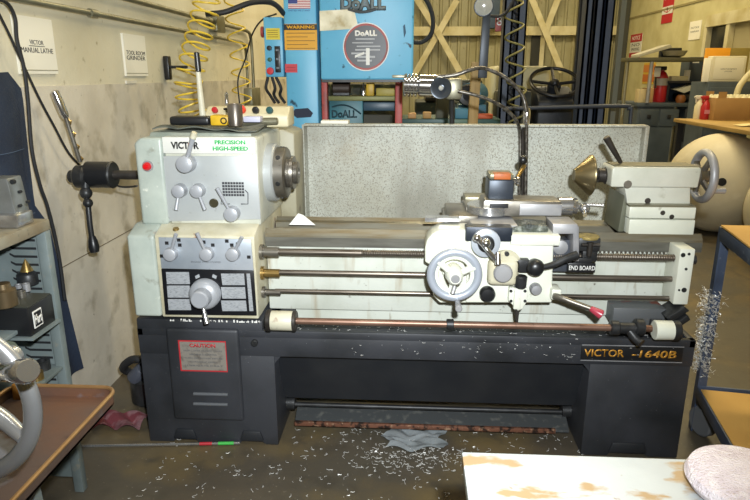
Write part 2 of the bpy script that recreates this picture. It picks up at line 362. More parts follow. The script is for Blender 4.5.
# paper signs
def wallsign(pxa, pya, pxb, pyb, lines, label):
    a = atx(pxa, pya, XL + .004); c = atx(pxb, pyb, XL + .004)
    t = thing('paper_sign', (XL, (a.y + c.y) / 2, c.z), label, 'sign', 'paper signs on the left wall')
    MB().box(XL - .004, XL + .006, a.y, c.y, c.z, a.z).build('sheet', paper, t)
    MB().box(XL + .006, XL + .007, a.y, c.y, c.z + .012, c.z + .015).build('fold_line', M('fold_line', '#8a8468', .8), t)
    for k, (s, fy, hh) in enumerate(lines):
        z = c.z + (a.z - c.z) * fy; cc = (XL + .0062, (a.y + c.y) / 2, z)
        w = (c.y - a.y) * (.36 if k == 0 and len(s) < 8 else .84)
        text(s, cc, hh, black_ink, t, xd=(0, 1, 0), width=w)
    return t, a, c
t, a, c = wallsign(12, 14, 58, 74, [('VICTOR', .56, .016), ('MANUAL LATHE', .42, .018)], 'large paper sign reading manual lathe on the left wall')
MB().box(XL + .006, XL + .0072, (a.y + c.y) / 2 - .05, (a.y + c.y) / 2 + .05, c.z + (a.z - c.z) * .50 - .002, c.z + (a.z - c.z) * .50).build('underline', black_ink, t)
wallsign(122, 33, 148, 76, [('TOOL ROOM', .56, .02), ('GRINDER', .44, .02)], 'smaller paper sign further along the left wall')
o = MB().box(XL - .004, XL + .004, atx(126, 82, XL).y, atx(136, 82, XL).y, atx(131, 83.5, XL).z, atx(131, 80.5, XL).z).build('label_strip', white_plastic); tag(o, 'tiny white label strip below the smaller paper sign', 'label')
# wall hook
p = wallpt(165, 67, 0)
t = thing('wall_peg', (XL, p.y, p.z), 'black flanged peg sticking out of the left wall beside yellow air hose', 'peg')
MB().cyl((XL, p.y, p.z), (XL + .02, p.y, p.z), .02, seg=20).box(XL, XL + .03, p.y - .025, p.y + .025, p.z - .07, p.z + .06, .006).build('flange', plastic_black, t)
MB().cyl((XL + .03, p.y, p.z), (XL + .13, p.y + .0, p.z), .008).build('rod', iron_black, t)
# navy apron hanging on the wall
def cloth(u, v):
    pts_r = [(12, 72), (26, 90), (32, 150), (38, 205), (52, 225), (60, 262), (70, 310), (83, 368)]
    k = v * (len(pts_r) - 1); i = min(int(k), len(pts_r) - 2); f = k - i
    r = atx(pts_r[i][0] + (pts_r[i + 1][0] - pts_r[i][0]) * f, pts_r[i][1] + (pts_r[i + 1][1] - pts_r[i][1]) * f, XL + .03)
    l = Vector((XL + .03, 1.55 + .9 * v * v * .3, r.z - .02 * (1 - v)))
    p = l.lerp(r, u); p.x = XL + .012 + .03 * (.5 + .5 * math.sin(u * 17 + v * 2)) * (.3 + .7 * v); return p
t = thing('work_apron', (XL + .02, 2.1, .5), 'dark navy denim apron hanging on wall behind grey tool cabinet', 'apron')
MB().sheet(cloth, 40, 30, (.004, 0, 0)).build('fabric', navy_cloth, t)
mb = MB()
for v in (.28, .47):
    mb.tube([cloth(u / 20, v) + Vector((.007, 0, 0)) for u in range(0, 20)], .0015, 4)
mb.build('stitching', thread_mat, t)
# yellow coil hoses
q_ = at(208, -12, 3.1)
o = MB().tube([(q_.x, q_.y, ZC), (q_.x, q_.y, q_.z + .1)] + coil([at(208, -12, 3.1), at(205, 12, 3.1), at(198, 40, 3.05), at(192, 65, 3.0), at(188, 85, 3.0), at(190, 103, 3.0), at(196, 120, 3.0)], .062, 11.5, .0042, n=20), .0048, 6).build('air_hose', yellow_hose)
tag(o, 'thick bright yellow coiled air hose hanging behind the headstock', 'air hose', 'coiled air hoses')
q_ = at(233, -8, 4.6)
o = MB().tube([(q_.x, q_.y, ZC), (q_.x, q_.y, q_.z + .1)] + coil([at(233, -8, 4.6), at(236, 30, 4.6), at(240, 62, 4.6), at(241, 85, 4.6), at(243, 108, 4.6)], .065, 6.5, .006, n=20), .006, 6).build('air_hose', yellow_hose)
tag(o, 'thin stretched yellow coiled air hose hanging near wall conduits', 'air hose', 'coiled air hoses')
o = MB().tube([at(206, 14, 3.25), at(225, 12, 3.25), at(250, 3, 3.3), at(268, 2, 3.4), at(277, 6, 3.5), at(284, 14, 3.62)], .014, 10, 8).build('hose', rubber_black); tag(o, 'black hose arching from the yellow coil to the blue bandsaw', 'hose')
o = MB().tube([at(276, 14, 3.55), at(262, 20, 3.7), at(252, 35, 3.9), at(245, 60, 4.0), at(238, 80, 4.0), at(240, 108, 4.0)], .005, 8, 8).build('cable', rubber_black); tag(o, 'thin dark cable dropping beside the bandsaw control box', 'cable')
# ================================================================== THE LATHE
def R(x0, y0, x1, y1, Y0, Y1, bev=0, mb=None, seg=2):
    a = at(x0, y0, Y0); b = at(x1, y1, Y0); mb = mb or MB()
    return mb.box(a.x, b.x, Y0, Y1, b.z, a.z, bev, seg)
AY, AZ = 2.38, 1.055
LA = thing('engine_lathe', (0, 2.5, 0), 'large grey-green metalworking engine lathe on a black base in the middle of the shop', 'lathe')
# --- base
B0 = MB().box(-1.03, 1.05, 2.14, 2.9, .385, .47, .006)
B0.box(-1.03, 1.05, 2.14, 2.165, .46, .492, .004).box(-1.03, -1.005, 2.14, 2.9, .46, .492, .004).box(1.025, 1.05, 2.14, 2.9, .46, .492, .004)
B0.box(-1.03, -.545, 2.142, 2.9, .46, .53, .006)
base = B0.build('chip_pan', base_black, LA)
def pedestal(x0, x1, toes):
    mb = MB(); pts = [(x0, .40), (x0, 0)]
    for a, b_ in toes: pts += [(a, 0), (a + .008, .012), (b_ - .008, .012), (b_, 0)]
    pts += [(x1, 0), (x1, .40)]
    o = mb.prism(pts, 'y', 2.142, 2.86, .004).build('pedestal', base_black, LA)
    for a, b_ in toes: MB().quadbox([(a, 2.136, .016), (b_, 2.136, .016), (b_ - .015, 2.136, .062), (a + .015, 2.136, .062)], (0, .02, 0), .006).build('foot_pad', cavity_black, o)
    return o
pl = pedestal(-1.028, -.505, [(-.93, -.83), (-.66, -.56)])
pr = pedestal(.68, 1.045, [(.78, .93)])
mb = MB().prism([(2.19, .39), (2.29, .13), (2.33, .13), (2.8, .39)], 'x', -.51, .69)
mb.build('back_panel', cavity_black, LA)
for tri in ([(-.505, 2.146, .386), (-.505, 2.146, .355), (-.48, 2.146, .386)], [(.68, 2.146, .386), (.68, 2.146, .355), (.655, 2.146, .386)]):
    MB().quadbox(tri, (0, .1, 0)).build('gusset', base_black, LA)
# gear door on the left pedestal
a, b = at(166, 327, 2.14), at(240, 422, 2.14)
dr = MB().box(a.x, b.x + .02, 2.126, 2.15, b.z + .01, a.z, .012, 3).build('cover_door', base_black, LA)
cp_ = plate(178, 340, 228, 372, 2.1265, red_ink, 'caution_plate', dr, .002)
a, b = at(179.5, 341.5, 2.1245), at(227, 370.8, 2.1245)
MB().box(a.x, b.x, 2.1235, 2.1255, b.z, a.z).build('plate_face', M('plate_face', '#8b857c', .5, .2, [('#6b655d', 40, .5, .7)]), cp_) if False else MB().box(a.x, b.x, 2.1235, 2.1255, b.z, a.z).build('plate_face', M('plate_face', '#8b857c', .5, .2, [('#6b655d', 40, .5, .7)]), dr)
text('CAUTION', ((a.x + b.x) / 2, 2.1235, a.z - .014), .016, red_ink, dr, bold=.04, width=.1)
for k, s in enumerate(('KEEP COVER CLOSED WHILE', 'MACHINE IS RUNNING', 'TURN OFF POWER BEFORE', 'CHANGING GEARS', 'LUBRICATE DAILY')):
    text(s, ((a.x + b.x) / 2, 2.1235, a.z - .036 - k * .0155), .006, grey_ink, dr, width=(b.x - a.x) * (.85 if k % 2 == 0 else .6))
for y_ in (393.5, 403.5):
    a = at(194, y_, 2.126); MB().cyl((a.x, 2.124, a.z), (a.x + .135, 2.124, a.z), .007, seg=10).build('vent_rib', M('rib_grey', '#55585c', .5), dr)
a = at(255, 342, 2.142); MB().cyl((a.x, 2.125, a.z), (a.x, 2.145, a.z), .013, seg=18, bev=.003).build('plug', iron_black, pl)
# name plate
a, b = at(583, 345, 2.14), at(683, 361.5, 2.14)
zc = (a.z + b.z) / 2
npl = MB().box(.642, 1.008, 2.136, 2.143, zc - .029, zc + .029, .003).build('name_plate', plastic_black, pr)
for s_ in (-1, 1): MB().box(.642, 1.008, 2.1345, 2.137, zc + s_ * .031 - .0015, zc + s_ * .031 + .0015).build('plate_trim', steel_matte, pr)
text('VICTOR', (.725, 2.1358, zc), .03, gold_ink, pr, bold=.022, width=.145, shear=0)
text('-1640B', (.905, 2.1358, zc), .03, gold_ink, pr, bold=.022, width=.16, shear=.1)
# foot brake treadle
mb = MB().quadbox([(-.455, 2.24, .048), (.655, 2.24, .048), (.66, 2.325, .066), (-.46, 2.325, .066)], (0, 0, -.012))
tr = mb.build('brake_pedal', M('pedal_grey', '#4c4f50', .5, .2, [('#6b6c68', 30, .55, .7)]), LA)
MB().box(-.455, .60, 2.228, 2.242, .036, .055, .002).build('pedal_edge', M('pedal_edge', '#8a5f4c', .4, .5, [('#3c2f2a', 40, .5, .6), ('#b89478', 60, .6, .7)]), tr, label='worn copper-coloured pedal edge')
for x_ in (-.49, .665): MB().cyl((x_ - .02, 2.34, .078), (x_ + .02, 2.34, .078), .03, seg=18).build('pivot', iron_black, tr)
MB().cyl((-.49, 2.335, .074), (.665, 2.335, .074), .010).build('pivot_shaft', iron_black, tr)
# --- splash guard
SPY = 2.86
a, b = at(305, 124, SPY), at(645, 126, SPY)
zt = a.z
sg = MB().box(a.x, b.x, SPY, SPY + .012, .48, zt)
sg.box(a.x, b.x, SPY - .045, SPY + .012, zt - .006, zt + .004, .002)
sg.box(b.x - .012, b.x + .006, SPY - .045, SPY + .012, .48, zt, .003)
sg.quadbox([(a.x, SPY - .04, .48), (a.x + .01, SPY, .48), (a.x + .01, SPY, zt), (a.x, SPY - .04, zt)], (-.008, 0, 0))
sgo = sg.build('splash_guard', splash_mat, LA)
MB().box(a.x, b.x, SPY - .004, SPY, zt - .045, zt - .038).build('guard_rib', splash_mat, sgo)
MB().prism([(a.x - .12, .75), (a.x - .004, .75), (a.x - .004, zt - .02), (a.x - .12, zt + .02)], 'y', SPY - .25, SPY - .02, .01).build('rear_housing', M('housing_dirty', '#a39e86', .5, 0, [('#847c62', 7, .45, .7), ('#5e4a3a', 14, .62, .75)]), LA)
# --- bed
bed = MB()
X0, X1 = -.545, 1.055
bed.box(X0, X1, 2.27, 2.50, .53, .80, .006)
bed.box(X0 + .1, X1 - .02, 2.30, 2.6, .47, .54)
bedo = bed.build('bed_casting', bed_enamel, LA)
w = MB().prism([(2.255, .805), (2.255, .835), (2.262, .845), (2.275, .858), (2.288, .845), (2.30, .845), (2.30, .805)], 'x', X0, X1 + .02)
w.build('front_way', way_steel, bedo, ang=.3)
MB().prism([(2.45, .80), (2.45, .84), (2.47, .845), (2.483, .857), (2.496, .845), (2.51, .845), (2.51, .80)], 'x', X0, X1 + .02).build('rear_way', way_steel, bedo, ang=.3)
MB().box(X0, X1 + .02, 2.254, 2.30, .792, .828).build('way_face', M('way_face', '#6c6b62', .5, .4, [('#54524a', 6, .4, .7, (1, 6, 6))]), bedo)
MB().box(X0, X1, 2.30, 2.45, .790, .802).build('bed_gap_dark', M('bed_gap_shade', '#3a372e', .7, .2, [('#544f40', 14, .5, .7)]), bedo)  # dark sheet: shade of the open gap between the ways put into its colour
mb = MB()
for k in range(60): mb.box(.09 + k * .0155, .09 + k * .0155 + .007, 2.262, 2.272, .782, .795)
mb.build('rack', rod_steel, bedo)
# torn paper lying on the ways near spindle
# --- end bracket
a, b = at(676, 246, 2.2), at(687, 301, 2.2)
tb = MB().box(a.x, a.x + .052, 2.16, 2.27, b.z, a.z, .004).build('end_bracket', enamel_white, LA)
for px_, py_, r_ in ((683, 255, .008), (689, 254, .005), (686, 269, .005), (684, 290, .009), (679, 290, .004)):
    q = at(px_, py_, 2.16); MB().cyl((q.x, 2.158, q.z), (q.x, 2.17, q.z), r_, seg=14).build('bolt', iron_black, tb)
q = at(693, 260, 2.2); MB().cyl((a.x + .05, 2.205, q.z), (a.x + .075, 2.205, q.z), .018).build('shaft_end', iron_black, tb)
# --- headstock
hs = MB().prism([(-.885, .885), (-.545, .885), (-.545, 1.2), (-.555, 1.208), (-.885, 1.208)], 'y', 2.205, 2.76, .008, 3).build('headstock', enamel, LA)
lc = MB().prism([(-.99, .885), (-.887, .885), (-.887, 1.205), (-.965, 1.205), (-.99, 1.185)], 'y', 2.19, 2.76, .012, 3).build('end_cover', enamel_green, hs)
q = at(148, 166, 2.19); MB().cyl((q.x, 2.184, q.z), (q.x, 2.2, q.z), .02, seg=24).build('lamp_bezel', steel_matte, hs)
MB().lathe([(0, .015), (.012, .015), (.022, .009), (.025, 0)], (q.x, 2.186, q.z), (0, -1, 0), 24).build('indicator_lamp', red_lamp, hs)
# side boss and top lid
MB().prism([(-.95, 1.2), (-.57, 1.2), (-.57, 1.218), (-.94, 1.222)], 'y', 2.23, 2.74, .005).build('top_lid', M('lid_mat', '#8e9286', .5, 0, [('#5f7068', 8, .5, .7)]), hs)
a, b = at(162, 137, 2.2), at(256, 154, 2.2)
sgn = MB().box(a.x, b.x, 2.198, 2.206, b.z, a.z, .002).build('name_panel', white_plate, hs)
w_ = b.x - a.x; zc = (a.z + b.z) / 2
text('VICT', (a.x + w_ * .185, 2.198, zc), .026, black_ink, hs, bold=.045, width=w_ * .19)
text('O', (a.x + w_ * .303, 2.1975, zc), .026, orange_ink, hs, bold=.045, width=w_ * .055)
text('R', (a.x + w_ * .365, 2.198, zc), .026, black_ink, hs, bold=.045, width=w_ * .06)
text('PRECISION', (a.x + w_ * .73, 2.198, zc + .012), .015, green_ink, hs, bold=.04, width=w_ * .33)
text('HIGH-SPEED', (a.x + w_ * .73, 2.198, zc - .010), .015, green_ink, hs, bold=.04, width=w_ * .38)
a, b = at(164, 157, 2.2), at(258, 221, 2.2)
MB().quadbox([at(163.5, 156, 2.2), at(256.5, 156, 2.2), at(261, 219, 2.2), at(169, 221, 2.2)], (0, -.004, 0), .001).build('face_plate', face_grey, hs)
def lever(hub, tip, Y, rh, rt, parent, name='lever', hd=.035, mat=None, tipmat=None, r1=None, out=.02, hubmat=None):
    h = at(hub[0], hub[1], Y); t = at(tip[0], tip[1], Y - hd)
    o = MB().lathe([(0, rh * 1.05), (hd * .6, rh), (hd * .95, rh * .95), (hd, rh * .85)], h, (0, -1, 0), 26)
    p0 = Vector((h.x, Y - hd * .55, h.z)); d = (t - p0)
    o.cyl(p0 + d * .2, t, rt * .8, r1 or rt * 1.1, 12)
    o = o.build(name, hubmat or mat or steel_matte, parent)
    if tipmat: MB().cyl(p0 + d * .86, p0 + d * 1.06, rt * 1.25, rt * 1.1, 12, .001).build('grip', tipmat, parent)
    return o
hub_mat = M('hub_mat', '#a4a7ac', .4, .2)
lever((188, 163), (194, 134), 2.196, .031, .009, hs, mat=hub_mat, tipmat=enamel_warm, hd=.045)
lever((181, 190), (176, 210), 2.196, .0245, .0065, hs, mat=hub_mat)
lever((199, 190), (205, 210), 2.196, .0245, .0065, hs, mat=hub_mat)
lever((233, 213), (217, 188), 2.196, .027, .007, hs, mat=hub_mat)
q = at(214, 203, 2.196); MB().cyl((q.x, 2.190, q.z), (q.x, 2.198, q.z), .017, seg=24, bev=.002).build('sight_glass', M('sight_mat', '#4a4636', .2, .3), hs)
mb = MB()                                                # speed chart
a, b = at(222, 182, 2.196), at(245, 197, 2.196)
for r_ in range(5):
    for c_ in range(8):
        dx = (b.x - a.x) / 8; dz = (a.z - b.z) / 5
        mb.box(a.x + c_ * dx, a.x + (c_ + .82) * dx, 2.1952, 2.1965, a.z - (r_ + .75) * dz, a.z - r_ * dz)
p1 = [at(*p, 2.1958) for p in ((245, 190), (248, 193), (248, 204), (241, 204))]
mb.tube(p1, .002, 4); mb.tube([at(*p, 2.1958) for p in ((222, 196), (221, 204), (230, 204))], .002, 4)
mb.build('speed_chart', M('chart_ink', '#333438', .6), hs)
# spindle nose
MB().lathe([(0, .113), (.028, .113), (.034, .107), (.034, 0)], (-.545, AY, AZ), (1, 0, 0), 48).build('spindle_flange', M('flange_mat', '#a9adac', .4, .2), hs)
ch = MB().lathe([(0, .098), (.036, .098), (.041, .092), (.041, .058), (.055, .058), (.055, .066), (.066, .064), (.066, .043), (.080, .043), (.083, .038), (.083, .02), (.07, .02)], (-.512, AY, AZ), (1, 0, 0), 48).build('spindle_nose', steel, hs)
mb = MB()
for k in range(6):
    an = k * PI / 3 + .3; mb.cyl((-.494, AY + .097 * math.cos(an), AZ + .097 * math.sin(an)), (-.494, AY + .1 * math.cos(an), AZ + .1 * math.sin(an)), .009, seg=12)
mb.build('cam_lock', iron_black, ch)
# --- quick change gearbox
gx0, gx1 = at(160, 300, 2.12).x, -.552
gb = MB().prism([(2.125, .545), (2.125, .862), (2.205, .892), (2.75, .892), (2.75, .545)], 'x', gx0, gx1, .006).build('feed_gearbox', enamel_warm, LA)
MB().prism([(2.118, .548), (2.118, .86), (2.2, .89), (2.75, .89), (2.75, .548)], 'x', -1.02, gx0, .01, 3).build('gear_cover', enamel_green, gb)
sp = MB().quadbox([at(159, 237, 2.122), at(251, 239, 2.122), at(254, 270, 2.122), at(162, 268, 2.122)], (0, -.006, 0), .001).build('selector_plate', silver_plate, gb)
bpn = MB().quadbox([at(162, 268.5, 2.122), at(254, 270.5, 2.122), at(257, 315, 2.122), at(166, 314, 2.122)], (0, -.007, 0), .001).build('feed_chart', M('chart_black', '#16171b', .3), gb)
def quad(p, mat, name, par, Y=2.1148, th=-.001):
    return MB().quadbox([at(x_, y_, Y) for x_, y_ in p], (0, th, 0)).build(name, mat, par)
lab = M('label_silver', '#b3b7bb', .4, .3, [('#80848a', 90, .5, .7, (1, 1, 5))])
for k in range(3):
    y0, y1 = (272, 285.5, 299)[k], (284, 297.5, 310)[k]
    quad([(166 + k * .9, y0), (189 + k * .6, y0), (190 + k * .6, y1), (167 + k * .9, y1)], lab, 'chart_block', gb)
    quad([(221, y0 + 1.5), (244 + k, y0 + 1.5), (245 + k, y1 + 1), (222.5, y1 + 1)], lab, 'chart_block', gb)
quad([(246.5, 273.5), (250, 273.5), (253.5, 311), (249.5, 311)], lab, 'chart_block', gb)
quad([(195, 276), (199, 274), (200, 277), (196, 279)], lab, 'chart_mark', gb); quad([(213, 274), (217, 276), (216, 279), (212, 277)], lab, 'chart_mark', gb)
for hb, tp in (((172, 253), (176, 234)), ((208, 253), (197, 233)), ((234, 253), (242, 237))): lever(hb, tp, 2.118, .024, .0065, gb, 'selector_lever', mat=hub_mat, hd=.03)
mb = MB()
for x_, y_ in ((162, 256), (167, 243), (179, 240), (180, 245), (204, 242), (213, 245), (227, 241), (232, 245), (238, 244), (249, 257)):
    q = at(x_, y_, 2.1165); mb.box(q.x - .007, q.x + .006, 2.1148, 2.1165, q.z - .006, q.z + .006)
mb.build('gear_symbols', black_ink, gb)
q = at(206, 262, 2.116); text('ENGAGE WHEN STOPPED', (q.x, 2.1158, q.z), .006, grey_ink, gb, width=.11)
q = at(206, 293, 2.116)
kb = MB().lathe([(0, .058), (.025, .056), (.035, .048), (.04, .035), (.075, .033), (.08, .028), (.08, 0)], q, (0, -1, 0), 40).build('feed_knob', hub_mat, gb)
t_ = at(207, 324, 2.05); MB().cyl((q.x, 2.07, q.z - .03), t_, .006, .010, 14, .002).build('knob_lever', steel_bright, kb)
random.seed(21); mb = MB()
for k in range(34):
    x_ = gx0 + .03 + random.random() * (gx1 - gx0 - .03); mb.box(x_, x_ + .005, 2.118, 2.121, .532, .532 + random.uniform(.003, .01))
mb.build('lower_trim', white_ink, gb)
# seams/oil cap
q = at(177, 229, 2.17); MB().lathe([(0, .012), (.006, .01), (.007, 0)], (q.x, 2.16, .876), (0, -.3, 1), 16).build('oil_cap', brass, gb)
for py_, r_, rr in ((252, .019, rod_steel), (273, .016, rod_steel), (292, .012, rod_steel)):
    z = at(265, py_, 2.2).z; MB().lathe([(0, r_ + .01), (.012, r_ + .01), (.012, r_), (.07, r_)], (gx1, 2.2, z), (1, 0, 0), 20).build('bushing', (steel, brass, steel)[(252, 273, 292).index(py_)], gb)
# --- rods
def zrod(py_): return at(265, py_, 2.2).z
z1, z2, z3 = zrod(251.5), zrod(272), zrod(290.5)
ls = MB(); prof = []; x_ = gx1 + .05
prof = [(0, .013), (.33, .013)]; s = .33
while s < 1.5: prof += [(s, .0095), (s + .003, .0135), (s + .005, .0135), (s + .008, .0095)]; s += .0085
ls.lathe(prof, (x_, 2.2, z1), (1, 0, 0), 16).build('lead_screw', rod_steel, LA, ang=1.2)
MB().cyl((x_, 2.2, z2), (1.0, 2.2, z2), .0105).build('feed_rod', rod_steel, LA)
MB().cyl((x_, 2.2, z3), (1.0, 2.2, z3), .008).build('control_rod', rod_steel, LA)
zc_ = at(300, 321, 2.08).z
cr = MB().cyl((-.43, 2.08, zc_), (.86, 2.08, zc_), .0125).build('apron_rod', rod_copper, LA, label='brown carriage rod')
def collar(p0, p1, mat=enamel_warm):
    a, b = at(p0, 321, 2.08).x, at(p1, 321, 2.08).x
    MB().lathe([(0, .034), (.004, .036), (b - a - .004, .036), (b - a, .033)], (a, 2.08, zc_), (1, 0, 0), 26).build('rod_collar', mat, cr)
collar(270, 296, enamel_warm); 
a = at(270, 320, 2.08); MB().cyl((a.x - .012, 2.08, zc_), (a.x + .006, 2.08, zc_), .04, seg=26, bev=.003).cyl((a.x + .083, 2.08, zc_), (a.x + .098, 2.08, zc_), .038, seg=26, bev=.003).build('collar_flange', steel_dark, cr)
MB().box(-.47, -.42, 2.09, 2.15, zc_ - .02, zc_ + .02).build('rod_bracket', base_black, cr)
q0, q1 = at(654, 329, 2.08).x, at(672, 329, 2.08).x
MB().lathe([(0, .032), (.003, .035), (q1 - q0, .034)], (q0, 2.08, zc_ - .005), (1, 0, 0), 26).build('rod_collar', enamel_white, cr)
MB().cyl((q1, 2.08, zc_ - .005), (q1 + .025, 2.08, zc_ - .005), .036, seg=26, bev=.003).build('collar_flange', iron_black, cr)
MB().box((q0 + q1) / 2 - .02, (q0 + q1) / 2 + .02, 2.09, 2.15, zc_ - .02, zc_ + .01).build('rod_bracket', base_black, cr)
q0 = at(610, 328, 2.08).x
MB().cyl((q0, 2.08, zc_), (q0 + .03, 2.08, zc_), .026, seg=22, bev=.003).cyl((q0 + .03, 2.08, zc_), (q0 + .09, 2.08, zc_), .020, seg=18).cyl((q0 + .085, 2.08, zc_ + .005), (q0 + .115, 2.08, zc_ + .005), .03, seg=22, bev=.003).tube([(q0 + .06, 2.08, zc_), (q0 + .085, 2.06, zc_ - .03), (q0 + .1, 2.04, zc_ - .04)], .016, 10).build('start_lever_clutch', iron_black, cr)
q0 = at(450, 325, 2.08).x; MB().cyl((q0 - .013, 2.08, zc_), (q0 + .013, 2.08, zc_), .019, seg=20, bev=.002).build('stop_collar', iron_black, cr)
# grey guard block on the pan at right and black handle
R(614, 308, 664, 326, 2.19, 2.30, .003).build('guard_block', M('block_grey', '#5d6062', .5, .2, [('#7c4a42', 14, .62, .7)]), LA)
mb = MB().quadbox([at(666, 318, 2.14), at(685, 307, 2.14), at(690, 311, 2.14), at(671, 323, 2.14)], (0, .1, 0), .004).quadbox([at(672, 326, 2.13), at(688, 315, 2.13), at(691, 320, 2.13), at(676, 330, 2.13)], (0, .08, 0), .004)
mb.build('stop_bar', iron_black, LA)
# --- carriage
ca = MB()
ca.prism([(at(468, 245, 2.12).x, at(468, 303, 2.12).z), (at(552, 303, 2.12).x, at(552, 303, 2.12).z), (at(554, 240, 2.12).x, at(468, 240, 2.12).z), (at(468, 240, 2.12).x, at(468, 240, 2.12).z)], 'y', 2.12, 2.24, .006, 3)
apr = ca.build('apron', enamel_white, LA)
mb = MB(); P = [(425, 262), (425, 248), (427, 240), (432, 234), (440, 230), (470, 230), (470, 303), (440, 303), (433, 296), (440, 262), (432, 266)]
P = [at(x_, y_, 2.13) for x_, y_ in P]; mb.prism([(p.x, p.z) for p in P], 'y', 2.13, 2.24, .005, 3); mb.build('apron_wing', enamel_white, apr)
R(466, 227, 512, 242, 2.105, 2.16, .004).build('cross_slide_front', M('slide_dark', '#2c323c', .4, .4, [('#3d434c', 20, .5, .7)]), apr)
R(511, 235, 560, 246, 2.105, 2.25, .004).build('saddle_ledge', enamel_white, apr)
sd = MB().box(at(445, 220, 2.3).x, at(552, 220, 2.3).x, 2.2, 2.55, .858, .885, .004); sd.box(at(447, 220, 2.3).x, at(477, 220, 2.3).x, 2.25, 2.5, .88, .92, .006)
sd.build('saddle', steel, apr)
MB().box(at(468, 215, 2.3).x, at(512, 215, 2.3).x, 2.16, 2.62, .88, .908, .004).build('cross_slide', steel_matte, apr)
MB().quadbox([at(425, 218, 2.22), at(460, 218, 2.22), at(460, 222, 2.22), at(425, 222, 2.22)], (0, .05, 0)).build('way_wiper', steel_bright, apr)
# swivel base and compound
cx = at(489, 214, 2.34).x
MB().cyl((cx, 2.34, .915), (cx, 2.34, .948), .085, seg=40, bev=.003).build('swivel_base', steel_bright, apr)
a = at(483, 200, 2.27); b = at(506, 216, 2.27); c2 = at(562, 200, 2.27); zt_ = a.z; zb_ = at(520, 217, 2.27).z
cpd = MB().prism([(a.x, zb_ + .02), (a.x + .01, zb_ + .01), (b.x + .02, zb_), (c2.x, zb_ + .005), (c2.x, zt_ - .004), (a.x + .006, zt_), (a.x, zt_ - .01)], 'y', 2.27, 2.39, .004).build('compound_slide', steel, apr)
MB().box(at(520, 204, 2.265).x, c2.x, 2.262, 2.27, zb_ + .008, zt_ - .012, .001).build('slide_face', steel_matte, cpd) if False else MB().box(at(520, 204, 2.265).x, c2.x, 2.262, 2.27, zb_ + .008, zt_ - .012, .001).build('slide_face', steel_matte, apr)
q = at(499, 206, 2.27); text('Phase II', (q.x, 2.269, q.z), .018, black_ink, apr, bold=.03, width=.068, name='slide_lettering') if False else MB().box(q.x - .034, q.x + .034, 2.268, 2.272, q.z - .008, q.z + .009, .001).build('slide_badge', black_ink, apr)
zx = (zt_ + zb_) / 2
MB().lathe([(0, .034), (.05, .036), (.055, .032), (.07, .03), (.072, .014), (.085, .012)], (c2.x, 2.33, zx), (1, 0, 0), 32).build('compound_dial', steel_bright, apr)
mb = MB().ball((c2.x + .095, 2.31, zx - .004), .02).tube([(c2.x + .095, 2.31, zx - .004), (c2.x + .085, 2.26, zx - .02)], .008, 10)
mb.cyl((c2.x + .1, 2.30, zx + .012), (c2.x + .155, 2.28, zx + .013), .006, .0075, 12).build('crank_handle', steel_bright, apr)
# rear clutter block on slide
R(465, 197, 492, 204, 2.5, 2.6, .003).build('rear_slide', galv, apr)
# tool post
a = at(489, 180, 2.30); b = at(513, 202, 2.30)
tp = MB().box(a.x, b.x, 2.30, 2.41, b.z - .01, a.z, .005).build('tool_post', M('tool_post_mat', '#3f4650', .4, .4, [('#30363f', 10, .4, .7)]), apr)
MB().box(a.x + .002, b.x - .002, 2.303, 2.407, a.z, a.z + .022, .005).build('tool_post_cap', galv, apr)
MB().box(a.x + .018, b.x - .014, 2.2975, 2.35, a.z + .002, a.z + .0235, .002).build('tool_post_decal', orange_paint, apr, label='orange label on tool post')
MB().lathe([(0, .012), (.01, .012), (.012, .018), (.022, .018), (.024, .01)], (b.x, 2.33, a.z - .008), (1, 0, 0), 20).build('lock_screw', chrome, apr)
t0 = Vector((b.x + .015, 2.34, a.z + .0)); t1 = at(524, 166, 2.40); MB().cyl(t0, t1, .007, .009, 12).build('lock_lever', brass, apr)
MB().ball(at(523, 160, 2.40), .017, 18).build('lever_ball', plastic_black, apr)
# small parts beneath the compound
R(452, 213, 468, 236, 2.3, 2.42, .004).build('chip_guard', steel, apr)
R(466, 207, 484, 220, 2.35, 2.5, .003).build('slide_end', steel, apr)
# cross feed dial and crank
q = at(486, 243.5, 2.075)
MB().lathe([(0, .046), (.02, .050), (.03, .050), (.033, .043), (.033, .028), (.03, .028)], (q.x, 2.105, q.z), (0, -1, 0), 44).build('cross_feed_dial', M('dial_mat', '#b4bac2', .35, .3), apr)
MB().lathe([(0, .03), (.02, .028), (.024, .02), (.04, .018)], (q.x, 2.08, q.z), (0, -1, 0), 30).build('dial_hub', iron_black, apr)
h0, h1 = at(477, 238, 2.03), at(498, 262, 2.03)
MB().tube([h0, h0.lerp(h1, .35), h0.lerp(h1, .55) + Vector((0, -.005, 0)), h1], .009, 10, 4).ball(h0, .014).ball(at(486, 243, 2.03), .016).build('crank', chrome, apr)
MB().cyl(at(498, 252, 2.03) , at(498, 265, 2.02), .009, .011, 12, .003).build('crank_knob', chrome, apr)
# apron gear housing
q = at(501, 269, 2.12)
mb = MB().box(q.x - .05, q.x + .055, 2.075, 2.12, q.z - .05, q.z + .045, .018, 4).cyl((q.x + .012, 2.12, q.z + .02), (q.x + .012, 2.085, q.z + .02), .055, seg=32, bev=.01)
mb.build('gear_housing', enamel_warm, apr)
MB().lathe([(0, .033), (.015, .033), (.02, .028), (.022, 0)], (q.x, 2.08, q.z), (0, -1, 0), 30).build('housing_cap', steel_matte, apr)
q_ = at(507, 254, 2.08); MB().cyl((q_.x, 2.078, q_.z), (q_.x, 2.09, q_.z), .008, seg=14).build('oiler', iron_black, apr)
